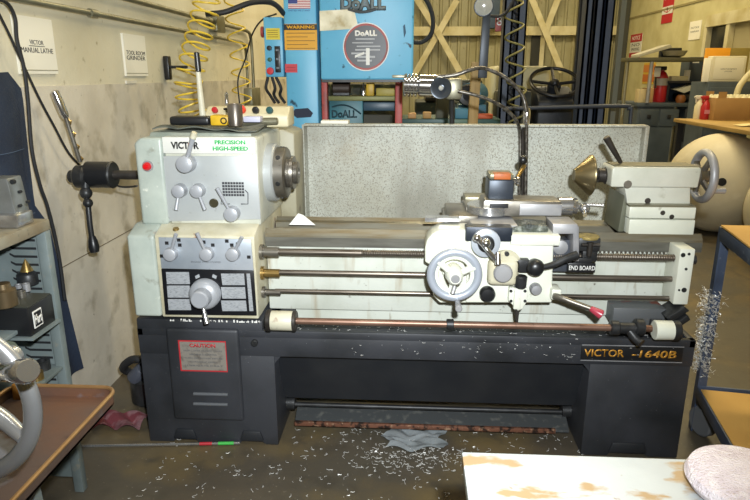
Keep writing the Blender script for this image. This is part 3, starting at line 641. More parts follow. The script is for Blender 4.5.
# big apron handwheel
q = at(454.5, 275, 2.03); wy = 2.03
hw = MB().torus((q.x, wy, q.z), (0, 1, 0), .0805, .0145, 56, 12, .8).build('handwheel', M('wheel_grey', '#a9b0bb', .35, .3), apr, label='grey-rimmed handwheel')
MB().lathe([(-.04, .018), (-.03, .026), (0, .030), (.02, .033), (.07, .026), (.09, .026)], (q.x, wy - .005, q.z), (0, 1, 0), 30).build('wheel_hub', enamel_white, apr)
sk = MB()
for k in range(3):
    an = PI / 2 + .9 + k * 2 * PI / 3; sk.tube([(q.x + .02 * math.cos(an), wy, q.z + .02 * math.sin(an)), (q.x + .055 * math.cos(an), wy + .008, q.z + .055 * math.sin(an)), (q.x + .078 * math.cos(an), wy, q.z + .078 * math.sin(an))], .012, 10)
sk.torus((q.x, wy + .006, q.z), (0, 1, 0), .064, .011, 48, 8, .6)
sk.build('wheel_spokes', enamel_white, apr)
MB().cyl((q.x, wy - .046, q.z), (q.x, wy - .03, q.z), .016, seg=24, bev=.002).build('hub_cap', steel_matte, apr)
w0 = at(458, 305, 1.99); MB().cyl((w0.x, 2.02, w0.z), (w0.x, 1.95, w0.z), .009, .012, 14, .003).build('wheel_handle', steel_matte, apr)
MB().cyl((q.x + .0, 2.0, q.z - .03), (q.x - .008, 1.99, q.z - .055), .008, seg=12).build('hub_pin', steel_matte, apr)
MB().cyl((q.x, 2.1, q.z), (q.x, 2.14, q.z), .04).build('wheel_bearing', enamel_white, apr)
for x_, y_, r_, m_ in ((487, 293, .028, plastic_black), (535, 288, .021, steel_matte)):
    q = at(x_, y_, 2.12); MB().lathe([(0, r_), (.02, r_), (.028, r_ * .8), (.03, r_ * .3), (.03, 0)], (q.x, 2.12, q.z), (0, -1, 0), 28).build('push_knob', m_, apr)
# half nut lever with ball
q = at(536, 268.5, 2.06); qe = at(577, 255, 2.09)
MB().tube([q, at(552, 265, 2.07), at(565, 259, 2.08), qe], .009, 10, 4, r1=.016).build('half_nut_lever', iron_black, apr)
MB().lathe([(-.03, .02), (-.026, .026), (0, .031), (.016, .026), (.024, .016), (.026, 0)], (q.x, 2.07, q.z), (0, -1, 0), 28).build('lever_ball', plastic_black, apr)
R(515, 260, 529, 273, 2.085, 2.12, .004).build('feed_switch', iron_black, apr)
q = at(520, 281, 2.10); MB().cyl((q.x, 2.085, q.z + .025), (q.x, 2.085, q.z - .02), .022, .02, 22, .004).build('feed_plunger', iron_black, apr)
P = [(509, 287), (527, 287), (527, 300), (522, 308), (517.5, 310), (514, 306), (508, 300)]
P = [at(x_, y_, 2.105) for x_, y_ in P]
bk = MB().prism([(p.x, p.z) for p in P], 'y', 2.095, 2.12, .003); 
bk.box(at(514, 288, 2.1).x, at(521, 288, 2.1).x, 2.085, 2.1, at(514, 308, 2.1).z, at(514, 287, 2.1).z, .003)
bk = bk.build('interlock_bracket', enamel_white, apr)
mb = MB()
for x_, y_ in ((511, 291), (525, 291), (511, 301), (525, 301)):
    q = at(x_, y_, 2.095); mb.cyl((q.x, 2.093, q.z), (q.x, 2.1, q.z), .0055, seg=12)
mb.build('bracket_bolt', iron_black, apr)
MB().cyl(at(517, 309, 2.11), at(517, 322, 2.11), .009, .004, 12).build('bracket_spindle', steel_dark, apr)
# start lever
MB().tube([at(554, 296, 2.09), at(562, 298, 2.07), at(575, 303, 2.05), at(592, 309, 2.03)], .012, 10, 5, r1=.009).build('start_lever', steel, apr)
MB().cyl(at(590, 308, 2.03), at(602, 315, 2.02), .010, .017, 16, .004).build('lever_grip', red_knob, apr, label='dark red grip')
q = at(556, 293, 2.11); MB().box(q.x - .02, q.x + .015, 2.09, 2.16, q.z - .02, q.z + .02, .006).build('lever_boss', enamel_white, apr)
# grey arch bracket with dial on its right
P = [(551, 222), (575, 222), (577, 226), (577, 259), (571, 259), (571, 232), (551, 232)]
P = [at(x_, y_, 2.17) for x_, y_ in P]; MB().prism([(p.x, p.z) for p in P], 'y', 2.14, 2.26, .003).build('steady_bracket', steel_matte, apr)
R(552, 240, 571, 272, 2.19, 2.25, .003).build('bracket_plate', M('bp_mat', '#4e525a', .45, .4), apr)
q = at(561, 248, 2.17); MB().lathe([(0, .028), (.015, .026), (.02, .012), (.02, 0)], (q.x, 2.19, q.z), (0, -1, 0), 26).build('bracket_dial', steel_matte, apr)
MB().quadbox([at(512, 228, 2.15), at(530, 224, 2.15), at(548, 226, 2.15), at(549, 235, 2.15), at(512, 235, 2.15)], (0, .09, 0), .006).build('chip_cover', M('cover_wrap', '#4a5048', .25, .2, [('#8a8f86', 40, .5, .65), ('#23282a', 20, .5, .7)], .9, 90), apr, label='crumpled dark plastic chip cover')
# black stop device on the ways with brass disc and lettering plate
st_ = MB()
R(579, 238, 600, 252, 2.17, 2.26, .006, st_); R(583, 250, 597, 262, 2.18, 2.26, .005, st_); R(574, 258, 592, 264, 2.17, 2.2, .003, st_)
st_ = st_.build('carriage_stop', iron_black, LA)
mb = MB(); q = at(590, 245, 2.165)
mb.cyl((q.x - .03, 2.165, q.z), (q.x + .035, 2.165, q.z), .006, seg=10).cyl((q.x, 2.165, q.z - .04), (q.x, 2.165, q.z + .01), .009, .012, 12); mb.build('stop_clamp', steel_dark, st_)
q = at(588, 237, 2.2); MB().cyl((q.x, 2.2, q.z - .004), (q.x, 2.2, q.z + .006), .04, seg=32, bev=.002).build('stop_dial', M('stop_dial_mat', '#b8a66a', .35, .6, [('#7a6a3e', 60, .5, .7)]), st_, label='brass-coloured dial')
R(568, 263, 595, 273, 2.165, 2.18, .002).build('stop_plate', plastic_black, st_)
q = at(582, 268, 2.165); text('END BOARD', (q.x, 2.165, q.z), .017, white_ink, st_, bold=.01, width=.092)
# --- tailstock
TY = 2.30
ts = MB()
a, b = at(613, 167, TY), at(698, 188, TY)
ts.prism([(a.x, b.z), (a.x - .002, a.z - .008), (a.x + .006, a.z), (b.x, a.z), (b.x + .004, a.z - .01), (b.x, b.z)], 'y', TY, 2.43, .010, 3)
c1, c2_ = at(628, 187, TY), at(692, 206, TY)
ts.prism([(c1.x - .01, c1.z + .01), (c1.x + .01, c2_.z), (c2_.x, c2_.z), (c2_.x - .01, c1.z + .01)], 'y', TY + .015, 2.44, .003)
tso = ts.build('tailstock', enamel, LA)
a, b = at(630, 207, 2.27), at(695, 219, 2.27)
mb = MB().box(a.x, b.x, 2.27, 2.5, b.z, a.z, .003)
a2, b2 = at(630, 219.5, 2.27), at(694, 233, 2.27)
mb.box(a2.x, b2.x, 2.272, 2.5, .852, a2.z, .003); mb.build('tailstock_base', enamel_white, tso)
mb = MB().box(a.x, b.x, 2.275, 2.495, a.z, a.z + .006); mb.build('base_top', galv, tso)
q = at(619, 219, 2.33); MB().prism([(q.x - .01, .853), (a.x, .853), (a.x, a.z), (q.x + .0, a.z + .04)], 'y', 2.30, 2.48, .006).build('clamp_foot', M('foot_mat', '#6a6c5c', .5, .3), tso)
a, b = at(613, 167, TY), at(698, 188, TY)
MB().box(a.x + .01, b.x - .005, TY + .01, 2.42, a.z - .001, a.z + .003).build('housing_top', M('housing_top', '#6e6a55', .5, .2), tso)
for x_, y_, r_ in ((648, 201, .011), (663, 213, .009), (672, 217, .009), (628, 184.5, .015)):
    yy = 2.268 if y_ > 208 else (TY - .002 if y_ < 190 else TY + .012)
    q = at(x_, y_, yy); MB().cyl((q.x, yy, q.z), (q.x, yy + .012, q.z), r_, seg=18, bev=.002).build('set_screw', steel_dark if r_ < .014 else steel, tso)
qx = a.x
MB().lathe([(-.028, .027), (-.004, .027), (0, .034), (.01, .034)], (qx, AY, AZ), (1, 0, 0), 28).build('quill', steel_dark, tso)
q0, q1 = at(606, 137, 2.34), at(621, 163, 2.36); MB().cyl(q1, q0, .008, .013, 14, .003).build('clamp_lever', steel_dark, tso)
qx = b.x + .004
MB().lathe([(0, .045), (.02, .045), (.03, .035), (.05, .03)], (qx, AY, AZ), (1, 0, 0), 30).build('hub', steel, tso)
tw = MB().torus((qx + .045, AY, AZ), (1, 0, 0), .088, .014, 56, 12, 1.1).build('handwheel', steel_matte, tso)
mb = MB()
for k in range(4):
    an = k * PI / 2 + .6; mb.tube([(qx + .035, AY + .02 * math.cos(an), AZ + .02 * math.sin(an)), (qx + .045, AY + .085 * math.cos(an), AZ + .085 * math.sin(an))], .011, 8)
mb.cyl((qx + .02, AY, AZ), (qx + .06, AY, AZ), .03, seg=24, bev=.003).build('wheel_spokes', steel, tso)
q = at(718, 191, 2.33); MB().cyl((qx + .045, 2.33, q.z), (qx + .11, 2.33, q.z), .009, .011, 14, .003).build('wheel_handle', steel_matte, tso)
# bull nose centre held in the quill
a = at(574, 172, AY).x; b = at(591, 172, AY).x; e = at(602, 172, AY).x
t = thing('bull_nose_center', (b, AY, AZ), 'golden-brown steel bull-nose cone center held in the tailstock of the lathe', 'lathe center')
MB().lathe([(0, 0), (0, .024), (.004, .026), (b - a - .006, .076), (b - a, .077), (b - a + .004, .072), (b - a + .004, .03)], (a, AY, AZ), (1, 0, 0), 44).build('cone', cone_steel, t)
MB().lathe([(0, .02), (.025, .018), (.03, .024), (.055, .024)], (b, AY, AZ), (1, 0, 0), 24).build('shank', steel_dark, t)
# --- collet closer at the left end of the spindle
CY = 2.38
cc = at(100, 172, CY); zc2 = AZ - .015
cl = MB().cyl((at(86, 172, CY).x, CY, zc2), (at(113, 172, CY).x, CY, zc2), .052, seg=32, bev=.008).build('collet_closer', plastic_black, LA, label='black collet closer on the spindle end')
MB().lathe([(0, .03), (.012, .05), (.018, .054), (.024, .05)], (at(108, 172, CY).x, CY, zc2), (1, 0, 0), 28).build('closer_flange', iron_black, cl)
MB().cyl((at(112, 172, CY).x, CY, zc2), (-.98, CY, zc2), .018, seg=20).build('draw_tube', steel_dark, cl)
MB().lathe([(0, .03), (.02, .032), (.03, .022)], (-1.02, CY, zc2), (1, 0, 0), 20).build('tube_nut', iron_black, cl)
mb = MB().cyl((at(78, 174, CY).x, CY - .02, zc2 - .005), (at(90, 174, CY).x, CY - .02, zc2 - .005), .045, seg=24, bev=.008)
mb.cyl((at(72, 174, CY).x, CY - .02, zc2 - .005), (at(80, 174, CY).x, CY - .02, zc2 - .005), .025, seg=18, bev=.004)
mb.cyl(at(85, 180, CY - .03), at(86, 196, CY - .04), .018, .014, 16).ball(at(86, 193, CY - .04), .024, 18)
mb.build('yoke', iron_black, cl)
MB().tube([at(86, 195, CY - .04), at(88, 205, CY - .05), at(90, 225, CY - .06), at(92, 238, CY - .06)], .011, 10).ball(at(88, 203, CY - .05), .019, 16).build('closer_arm', iron_black, cl)
MB().lathe([(0, .012), (.02, .018), (.045, .021), (.065, .017), (.07, 0)], at(92, 236, CY - .06), Vector((.1, -.1, -1)), 20).build('arm_knob', plastic_black, cl)
l0, l1, l2 = at(80, 162, CY - .02), at(66, 118, CY - .05), at(56, 95, CY - .06)
MB().cyl(l0, l1, .009, .008, 12).build('closer_lever', steel, cl)
MB().lathe([(0, .011), (.015, .0155), (.06, .0165), (.1, .0155), (.105, .010), (.105, 0)], l1, (l2 - l1), 20).build('closer_grip', chrome, cl, label='chrome lever grip')
mb = MB().tube([l0 + (l1 - l0) * k / 14 + Vector((.012 * math.sin(k * 1.6), .008, 0)) for k in range(15)], .004, 6).build('lever_linkage', brass, cl)
# hanging cable beneath the closer
o = MB().tube([at(112, 180, 2.45), at(118, 186, 2.44), at(128, 187, 2.4), at(137, 186, 2.3)], .004, 8, 5).build('cable', rubber_black); tag(o, 'short black cable looping below the collet closer into the headstock', 'cable')
# --- things on top of the headstock
ZT = 1.222
def drape(u, v):
    x = -.93 + .38 * u; y = 2.225 + .3 * v
    z = ZT + .004 + .008 * (math.sin(u * 19 + v * 4) * .5 + .5) + .006 * math.sin(v * 9 + u * 5)
    return Vector((x + .01 * math.sin(v * 7), y + .012 * math.sin(u * 14), max(z, ZT + .001)))
o = MB().sheet(drape, 46, 20, (0, 0, .004)).build('shop_rag', M('rag_green', '#565a52', .9, 0, [('#75766c', 9, .45, .7), ('#30383a', 20, .55, .75)], .4, 90)); tag(o, 'crumpled grey-green rag spread over top of headstock', 'rag')
ZR = ZT + .026
a = at(236, 128, 2.27)
o = MB().lathe([(0, .024), (.003, .027), (.077, .027), (.08, .025), (.08, .018), (.02, .018), (.02, 0)], (a.x, 2.27, ZR - .008), (0, 0, 1), 32).build('steel_sleeve', M('sleeve_mat', '#7b746b', .35, .7, [('#57504a', 10, .4, .7)])); tag(o, 'brown-grey steel cylinder sleeve standing on the headstock rag', 'sleeve')
t = thing('power_tool', (at(195, 125, 2.28).x, 2.28, ZR), 'black power tool with bright yellow end lying on headstock rag', 'power tool')
a = at(170, 122, 2.28)
MB().box(a.x, at(210, 122, 2.28).x, 2.27, 2.34, ZR - .006, ZR + .026, .01, 3).build('body', plastic_black, t)
b = at(211, 122, 2.27); MB().prism([(b.x, ZR - .006), (b.x + .06, ZR - .006), (b.x + .075, ZR + .028), (b.x, ZR + .032)], 'y', 2.26, 2.33, .006).build('nose', yellow_paint, t, label='bright yellow end')
MB().torus((b.x + .05, 2.259, ZR + .012), (0, 1, 0), .010, .0025, 20, 6).build('trigger_ring', plastic_black, t)
# control box
BY = 2.44
a, b = at(203, 107, BY), at(289, 137, BY)
t = thing('control_box', ((a.x + b.x) / 2, BY, ZT), 'beige push-button control box with red and black buttons on headstock', 'control box')
zt2 = a.z
MB().prism([(BY, ZT + .001), (BY - .0, zt2 - .03), (BY + .05, zt2), (BY + .13, zt2), (BY + .13, ZT + .001)], 'x', a.x, b.x, .008, 3).build('housing', beige_box, t)
for x_, y_, r_, m_ in ((214, 109, .012, red_plastic), (241, 108, .016, M('red_bright', '#d23a22', .35)), (255, 109, .014, plastic_black), (269, 109, .014, M('button_teal', '#1d4a4c', .4))):
    q = at(x_, y_, BY); zz = zt2 - .018 - (y_ - 108) * .003
    MB().lathe([(0, r_ * .7), (.012, r_ * .7), (.012, r_), (.024, r_ * .95), (.027, 0)], (q.x, BY + .025, zz), (0, -.8, .45), 22).build('push_button', m_, t)
q = at(227, 108, BY); MB().box(q.x - .018, q.x + .018, BY + .01, BY + .03, zt2 - .012, zt2 - .004, .002).build('slot_label', plastic_black, t)
a, b = at(220, 118, BY - .02), at(278, 121, BY - .02)
MB().cyl((a.x, BY - .02, b.z - .01), (b.x, BY - .02, b.z), .018, .014, 16, .003).build('front_tube', galv, t)
MB().tube([at(205, 133, BY - .05), at(201, 100, BY - .06), at(198, 70, BY - .07)], .014, 10, 3, r1=.009).build('handle', enamel_warm, t, label='cream lever standing up from the box')
MB().cyl(at(198.5, 72, BY - .07), at(196.5, 52, BY - .07), .011, .01, 14, .003).build('handle_grip', plastic_black, t)
o = MB().box(at(245, 118, 2.38).x, at(262, 118, 2.38).x, 2.35, 2.40, ZR, ZR + .022, .004).build('calculator_case', M('case_lav', '#b6b6c8', .5)); tag(o, 'small pale lavender box lying in front of the control box', 'box')
o = MB().lathe([(0, .008), (.02, .009), (.04, .006), (.045, .009), (.055, .006), (.062, 0)], at(227, 106, 2.7), (0, 0, 1), 16).build('oil_nozzle', chrome); tag(o, 'small chrome nozzle standing behind the beige control box', 'nozzle')
# torn white paper near the spindle on the ways
a = at(301, 222, 2.36)
mb = MB().prism([(a.x - .05, .8485), (a.x - .012, .895), (a.x + .008, .888), (a.x + .055, .8485)], 'y', 2.37, 2.374)
o = mb.build('paper_scrap', white_ink); tag(o, 'torn white paper scrap standing on the lathe ways by the spindle', 'paper')
o = MB().box(at(322, 122, SPY).x, at(349, 122, SPY).x, SPY - .04, SPY + .03, zt + .0045, zt + .018, .002).build('folded_paper', paper); tag(o, 'folded white paper lying on the top left of splash guard', 'paper')
# ---- work lamp / fan with hoses behind the splash guard
LY = 2.75
a = at(404, 85, LY)
t = thing('machine_lamp', (at(425, 90, LY).x, LY + .12, zt), 'chrome ribbed cylindrical work lamp with round dark face above the splash guard', 'lamp')
mb = MB(); prof = [(0, .03), (0, .045)]
for k in range(4): prof += [(.004 + k * .015, .05), (.010 + k * .015, .05), (.012 + k * .015, .036), (.016 + k * .015, .036)]
prof += [(.07, .047), (.15, .047), (.155, .03)]
mb.lathe(prof, (a.x, LY + .06, a.z), (1, -.06, -.03), 32).build('lamp_barrel', chrome, t)
q = at(441, 88, LY - .02); mb = MB().lathe([(.05, .03), (.03, .042), (0, .046), (-.006, .044), (-.004, .036), (.012, .012), (.01, 0)], q, (.15, 1, .1), 32).build('lamp_head', M('lamp_dark', '#4b5158', .3, .6), t)
MB().ball(q + Vector((0, .0, 0)), .011, 14).build('bulb', glass_disc, t)
R(446, 78, 462, 100, LY + .03, LY + .11, .015).build('lamp_mount', galv, t)
MB().tube([at(452, 95, LY + .09), at(452, 112, LY + .12), at(452, 128, SPY + .02)], .012, 10).build('mount_post', iron_black, t)
q = at(392, 76, LY); MB().box(q.x, a.x + .01, LY + .03, LY + .09, q.z - .008, q.z + .004, .002).build('lamp_fin', galv, t)
def clampon(path, r, label, col, grp='flexible metal hoses behind the compound slide'):
    o = MB().tube(path, r, 10, 8).build('flexible_hose', col); tag(o, label, 'hose', grp)
hose_m = M('hose_metal', '#77736c', .35, .7, [('#4a4640', 60, .45, .6)])
SY = SPY - .03
clampon([at(437, 77, LY), at(455, 75, LY), at(470, 70, LY), at(482, 68, LY + .02), at(497, 73, LY + .03), at(512, 83, LY + .04), at(522, 95, LY + .05), at(526, 110, LY + .05), at(526.5, 128, SY - .01), at(526, 160, SY), at(525.5, 198, SY)], .0085, 'upper flexible metal hose arching from the lamp down over the splash guard', hose_m)
clampon([at(458, 91, LY), at(475, 95, LY), at(492, 101, LY + .01), at(507, 110, LY + .03), at(517, 122, LY + .05), at(520, 135, SY), at(520, 165, SY), at(519, 198, SY)], .0075, 'lower flexible metal hose curving from the lamp down over the splash guard', hose_m)
o = MB().tube([at(523, 128, SY - .01), at(523, 150, SY), at(522.5, 198, SY)], .006, 8).build('coolant_pipe', steel_dark); tag(o, 'thin straight pipe between the two flexible hoses on splash guard', 'pipe')
q = at(526, 113, SY - .02); o = MB().lathe([(0, .014), (.02, .017), (.05, .017), (.07, .012)], at(526, 124, SY - .02), (0, 0, 1), 16).build('hose_coupling', chrome); tag(o, 'chrome hose coupling at the top edge of the splash guard', 'coupling')
# ================================================================== BEHIND: BANDSAW
DY = 3.6
t = thing('bandsaw', (at(366, 80, DY).x, DY + .2, 0), 'bright blue vertical bandsaw with round logo disc behind the lathe', 'bandsaw')
a, b = at(283, 0, DY), at(319, 122, DY)
MB().box(a.x, b.x, DY, DY + .45, 0, 2.35, .01).build('column', blue_paint, t)
a, b = at(319, 0, DY - .08), at(413, 80, DY - .08)
hx0, hx1 = a.x, b.x
MB().box(a.x, b.x, DY - .08, DY + .4, b.z, 2.35, .012, 3).build('wheel_housing', blue_paint, t)
MB().box(a.x + .004, b.x - .004, DY - .075, DY + .38, b.z - .012, b.z + .002).build('housing_underside', iron_black, t)
# logo disc
q = at(366, 47, DY - .081); rr = 21.5 / F * 3.6
def disc(c, r, y, m, nm): return MB().cyl((c.x, y - .001, c.z), (c.x, y + .001, c.z), r, seg=56).build(nm, m, t)
disc(q, rr, DY - .0825, white_plate, 'logo_disc'); disc(q, rr * .96, DY - .0835, red_paint, 'logo_ring'); disc(q, rr * .88, DY - .0845, M('disc_black', '#33363a', .4), 'logo_field')
text('DoALL', (q.x, DY - .0856, q.z + rr * .56), rr * .24, white_ink, t, bold=.06, width=rr * .95)
random.seed(3)
for k in range(7):
    zz = q.z + rr * (.3 - k * .15); hw_ = math.sqrt(max(.05, .62 - ((zz - q.z) / rr) ** 2)) * rr
    x_ = q.x - hw_ * random.uniform(.5, .95)
    MB().box(x_, x_ + hw_ * random.uniform(.8, 1.4), DY - .0865, DY - .0852, zz, zz + random.uniform(.005, .011)).build('logo_artwork', M('art_grey', '#a6a9ab', .5), t)
MB().box(q.x + .0, q.x + .02, DY - .087, DY - .0852, q.z - rr * .75, q.z - rr * .05).build('logo_figure', white_plate, t)
MB().prism([(q.x - .06, q.z - rr * .45), (q.x - .01, q.z - rr * .3), (q.x - .01, q.z - rr * .2), (q.x - .06, q.z - rr * .35)], 'y', DY - .087, DY - .0852).build('logo_figure', white_plate, t)
# big name at top
q = at(363, 4, DY - .081); text('DoALL', (q.x, DY - .0805, q.z + .004), .075, M('logo_dark', '#3d4347', .5), t, bold=.09, width=.245)
text('DoALL', (q.x, DY - .0815, q.z + .004), .068, M('logo_mid', '#6a767a', .5), t, bold=.04, width=.237)
P = [(348 + k * 2, 9 + 3.0 * math.sin(k / 14 * PI)) for k in range(15)]
MB().tube([at(a_, b_, DY - .083) for a_, b_ in P], .008, 6).build('logo_arc', M('logo_dark', '#3d4347', .5), t)
# stained label patch
MB().quadbox([at(x_, y_, DY - .08) for x_, y_ in ((319.5, 11), (354, 9), (358, 26), (352, 29), (320, 31))], (0, -.003, 0)).build('worn_label', M('worn_label', '#d2ccb0', .8, 0, [('#b3a47c', 20, .5, .7), ('#f0ead2', 9, .5, .7)]), t, label='stained off-white paper label')
# flag decal
a, b = at(288, -2, DY), at(310.5, 8.5, DY)
fl_ = MB().box(a.x, b.x, DY - .002, DY, b.z, a.z).build('flag_decal', white_ink, t, label='small flag sticker')
mb = MB(); hz = (a.z - b.z) / 13
for k in range(0, 13, 2): mb.box(a.x, b.x, DY - .003, DY - .0015, b.z + k * hz, b.z + (k + 1) * hz)
mb.build('flag_stripes', red_ink, t)
MB().box(a.x, a.x + (b.x - a.x) * .42, DY - .004, DY - .0015, b.z + hz * 6, a.z).build('flag_canton', blue_ink, t)
q = at(299, 10.5, DY); text('UNITED WE STAND', (q.x, DY - .0005, q.z), .008, blue_ink, t, width=.12)
# warning label
a, b = at(284, 24, DY), at(317.5, 50, DY)
MB().box(a.x, b.x, DY - .003, DY, b.z, a.z).build('warning_label', M('warn_y', '#dba021', .5), t)
MB().box(a.x, b.x, DY - .004, DY - .001, a.z - .032, a.z - .002).build('warning_header', plastic_black, t)
text('WARNING', ((a.x + b.x) / 2, DY - .004, a.z - .017), .018, M('warn_y', '#dba021', .5), t, bold=.05, width=(b.x - a.x) * .86)
for k in range(5): MB().box(a.x + .012, b.x - .012 - .04 * (k % 2), DY - .0038, DY - .002, a.z - .05 - k * .02, a.z - .046 - k * .02).build('warning_line', M('warn_line', '#8a6a20', .6), t)
a, b = at(285, 64, DY), at(297.5, 72.5, DY); MB().box(a.x, b.x, DY - .003, DY, b.z, a.z).build('red_label', M('red_lab', '#c23a44', .5), t)
for k in range(2): MB().box(a.x + .008, b.x - .01, DY - .004, DY - .002, a.z - .02 - k * .015, a.z - .017 - k * .015).build('label_line', M('line_pink', '#8f2530', .6), t)
MB().quadbox([at(x_, y_, DY) for x_, y_ in ((295, 109), (308, 108), (313, 113), (311, 117), (297, 118), (292, 114))], (0, -.002, 0)).build('chipped_patch', M('chip_navy', '#20283c', .7), t, label='dark bare patch in the blue paint')
MB().quadbox([at(x_, y_, DY - .08) for x_, y_ in ((403, 26), (405, 24), (406, 33), (404, 38))], (0, -.002, 0)).build('chipped_patch', M('chip_navy2', '#3a5a70', .7), t)
# control box of the saw
a, b = at(263, 17, DY + .02), at(284, 77, DY + .02)
cb = MB().box(a.x, b.x, DY + .02, DY + .16, b.z, a.z, .006).build('control_box', blue_paint, t)
MB().box(at(265, 28, DY).x, at(279, 28, DY).x, DY + .017, DY + .021, at(265, 39.5, DY).z, at(265, 28, DY).z).build('yellow_label', M('lab_y', '#d8c63a', .5), cb)
for k in range(4): MB().box(at(266.5, 28, DY).x, at(277, 28, DY).x, DY + .016, DY + .0175, at(266, 30.4 + k * 2.2, DY).z, at(266, 29.8 + k * 2.2, DY).z).build('label_line', M('warn_line', '#8a6a20', .6), cb)
q = at(277, 57, DY); MB().box(q.x - .016, q.x + .016, DY + .012, DY + .022, at(277, 72.5, DY).z, at(277, 46, DY).z, .003).build('switch_strip', plastic_black, cb)
for y_ in (50, 59, 68): MB().box(q.x - .008, q.x + .008, DY + .008, DY + .014, at(277, y_ + 1, DY).z, at(277, y_ - 1, DY).z).build('switch_mark', M('strip_lab', '#6c747c', .5), cb)
for x_, y_, r_, m_ in ((269, 48, .014, iron_black), (269.5, 59.5, .012, M('but_green', '#2f5a44', .4)), (270, 71, .021, M('but_red', '#c8323a', .35))):
    q = at(x_, y_, DY); MB().lathe([(0, r_ * .8), (.01, r_ * .8), (.01, r_), (.024, r_ * .9), (.026, 0)], (q.x, DY + .02, q.z), (0, -1, 0), 22).build('push_button', m_, cb)
MB().cyl(at(261.5, 32, DY + .08), at(264, 32, DY + .08), .03, seg=20).build('side_knob', red_paint, cb)
mb = MB()
for (x0, x1, x2) in ((268, 266, 272), (272, 275, 276), (276, 281, 282)): mb.tube([at(x0, 77, DY + .08), at(x1, 88, DY + .08), at(x2 - 2, 95, DY + .1), at(x2 + 3, 103, DY + .12)], .009, 8, 5)
mb.build('wiring', rubber_black, t)
for x_ in (324.5, 399):
    a = at(x_, 78, DY - .02); xo = .02 if x_ > 350 else .016
    MB().box(a.x - xo, a.x + xo, DY - .04, DY + .02, .9, a.z + .03, .004).build('guide_post', red_paint, t, label='red guide post')
# table with equipment inside the throat
q = at(330, 100, DY)
MB().box(hx0 + .01, hx1 + .02, DY - .15, DY + .3, .93, .96, .004).build('work_table', steel, t)
a, b = at(329, 100, DY + .12), at(363, 124, DY + .12)
tp_ = MB().box(a.x, b.x + .0, DY + .12, DY + .2, .97, a.z, .006).build('job_selector_panel', teal_paint, t)
qq = at(346, 114, DY + .118); text('DoALL', (qq.x - .01, DY + .1195, qq.z), .045, M('teal_dark', '#1d3d46', .5), t, bold=.04, width=.15)
MB().tube([at(332 + 2.9 * k, 107 - 5 * math.sin(k / 10 * PI) + (k * .7), DY + .117) for k in range(11)], .005, 6).build('panel_arc', M('teal_dark', '#1d3d46', .5), t)
a, b = at(328, 96, DY + .1), at(398, 101, DY + .1)
MB().box(a.x, b.x, DY + .1, DY + .3, b.z, a.z, .004).build('ledge', M('ledge_olive', '#7a7a4a', .5, .2), t)
a, b = at(363, 102, DY + .12), at(396, 111, DY + .12)
MB().box(a.x, b.x, DY + .12, DY + .25, b.z, a.z, .006).build('tray', M('tray_blue', '#2f4a5c', .4), t)
for (x0, y0, x1, y1, m_, nm, lb, ct) in ((366, 83, 374, 98, yellow_paint, 'grease_gun_bracket', 'upright yellow block on the bandsaw ledge', 'tool block'),
      (376, 88, 396, 97, M('olive_box', '#a89840', .5), 'tool_tin', 'olive-yellow tin lying on the bandsaw ledge', 'tin')):
    a, b = at(x0, y0, DY + .16), at(x1, y1 - 1, DY + .16); zb = at(0, 96, DY + .1).z
    o = MB().box(a.x, b.x, DY + .16, DY + .24, zb + .002, a.z, .006).build(nm, m_); tag(o, lb, ct)
zb = at(330, 96, DY + .1).z + .002
q = at(342, 92, DY + .2)
t2 = thing('drive_motor', (q.x, DY + .2, zb), 'small dark brown motor sitting on the bandsaw ledge', 'motor')
MB().cyl((q.x - .055, DY + .2, zb + .04), (q.x + .05, DY + .2, zb + .04), .04, seg=24, bev=.006).build('housing', M('motor_brown', '#3c3028', .5, .2), t2)
MB().box(q.x - .05, q.x + .045, DY + .17, DY + .23, zb, zb + .02).build('foot', iron_black, t2)
q = at(363.5, 92, DY + .14)
o = MB().lathe([(0, .014), (.03, .014), (.045, .01), (.05, .006), (.07, .005)], (q.x, DY + .14, zb), (0, 0, 1), 16).build('oil_can', chrome); tag(o, 'small chrome spouted oil can standing on the bandsaw ledge', 'oil can')
t = thing('clutter_filler', (at(360, 100, 4.4).x, 4.5, 0), 'dark body added for the clutter seen through the throat of the blue bandsaw', 'cabinet')  # filler added to give the saw's throat a dark, cluttered background
a, b = at(322, 84, 4.35), at(398, 84, 4.35)
MB().box(a.x, b.x, 4.35, 4.7, 0, a.z, .01).build('body', M('filler_dark', '#2c2b22', .7, 0, [('#5a5436', 14, .5, .66), ('#14140f', 20, .5, .66)]), t)
MB().box(a.x + .05, b.x - .05, 4.34, 4.35, .2, a.z - .2, .003).build('door', M('filler_dark2', '#35342a', .6), t)
# ================================================================== BENCH GRINDER etc. between bandsaw and forklift
GY = 4.1
zb = at(450, 118, GY).z
t = thing('steel_bench', (at(450, 120, GY).x, GY + .2, 0), 'dark green steel bench between the bandsaw and the forklift', 'bench')
a, b = at(402, 118, GY - .02), at(499, 118, GY - .02)
MB().box(a.x, b.x, GY - .1, GY + .35, a.z - .04, a.z, .004).build('bench_top', M('bench_green', '#2c4a48', .45, .1, [('#45604e', 6, .5, .7)]), t)
for x_ in (a.x + .05, b.x - .05):
    for y_ in (GY - .06, GY + .3): MB().box(x_ - .025, x_ + .025, y_ - .025, y_ + .025, 0, a.z - .04).build('leg', M('bench_green', '#2c4a48'), t)
zb = a.z
t = thing('bench_motor', (at(468, 93, GY).x, GY, zb), 'blue-grey motor with black round end standing on the green bench', 'motor')
q = at(468, 95, GY); b = at(489, 95, GY)
MB().lathe([(0, .05), (.012, .075), (.1, .08), (.2, .08), (.212, .065)], (q.x, GY - .05, q.z), (.35, 1, 0), 30).build('housing', M('motor_blue', '#3a6478', .45, .1), t)
MB().lathe([(0, .0), (0, .035), (-.01, .06), (0, .07)], (q.x - .003, GY - .055, q.z), (.35, 1, 0), 30).build('end_cap', iron_black, t)
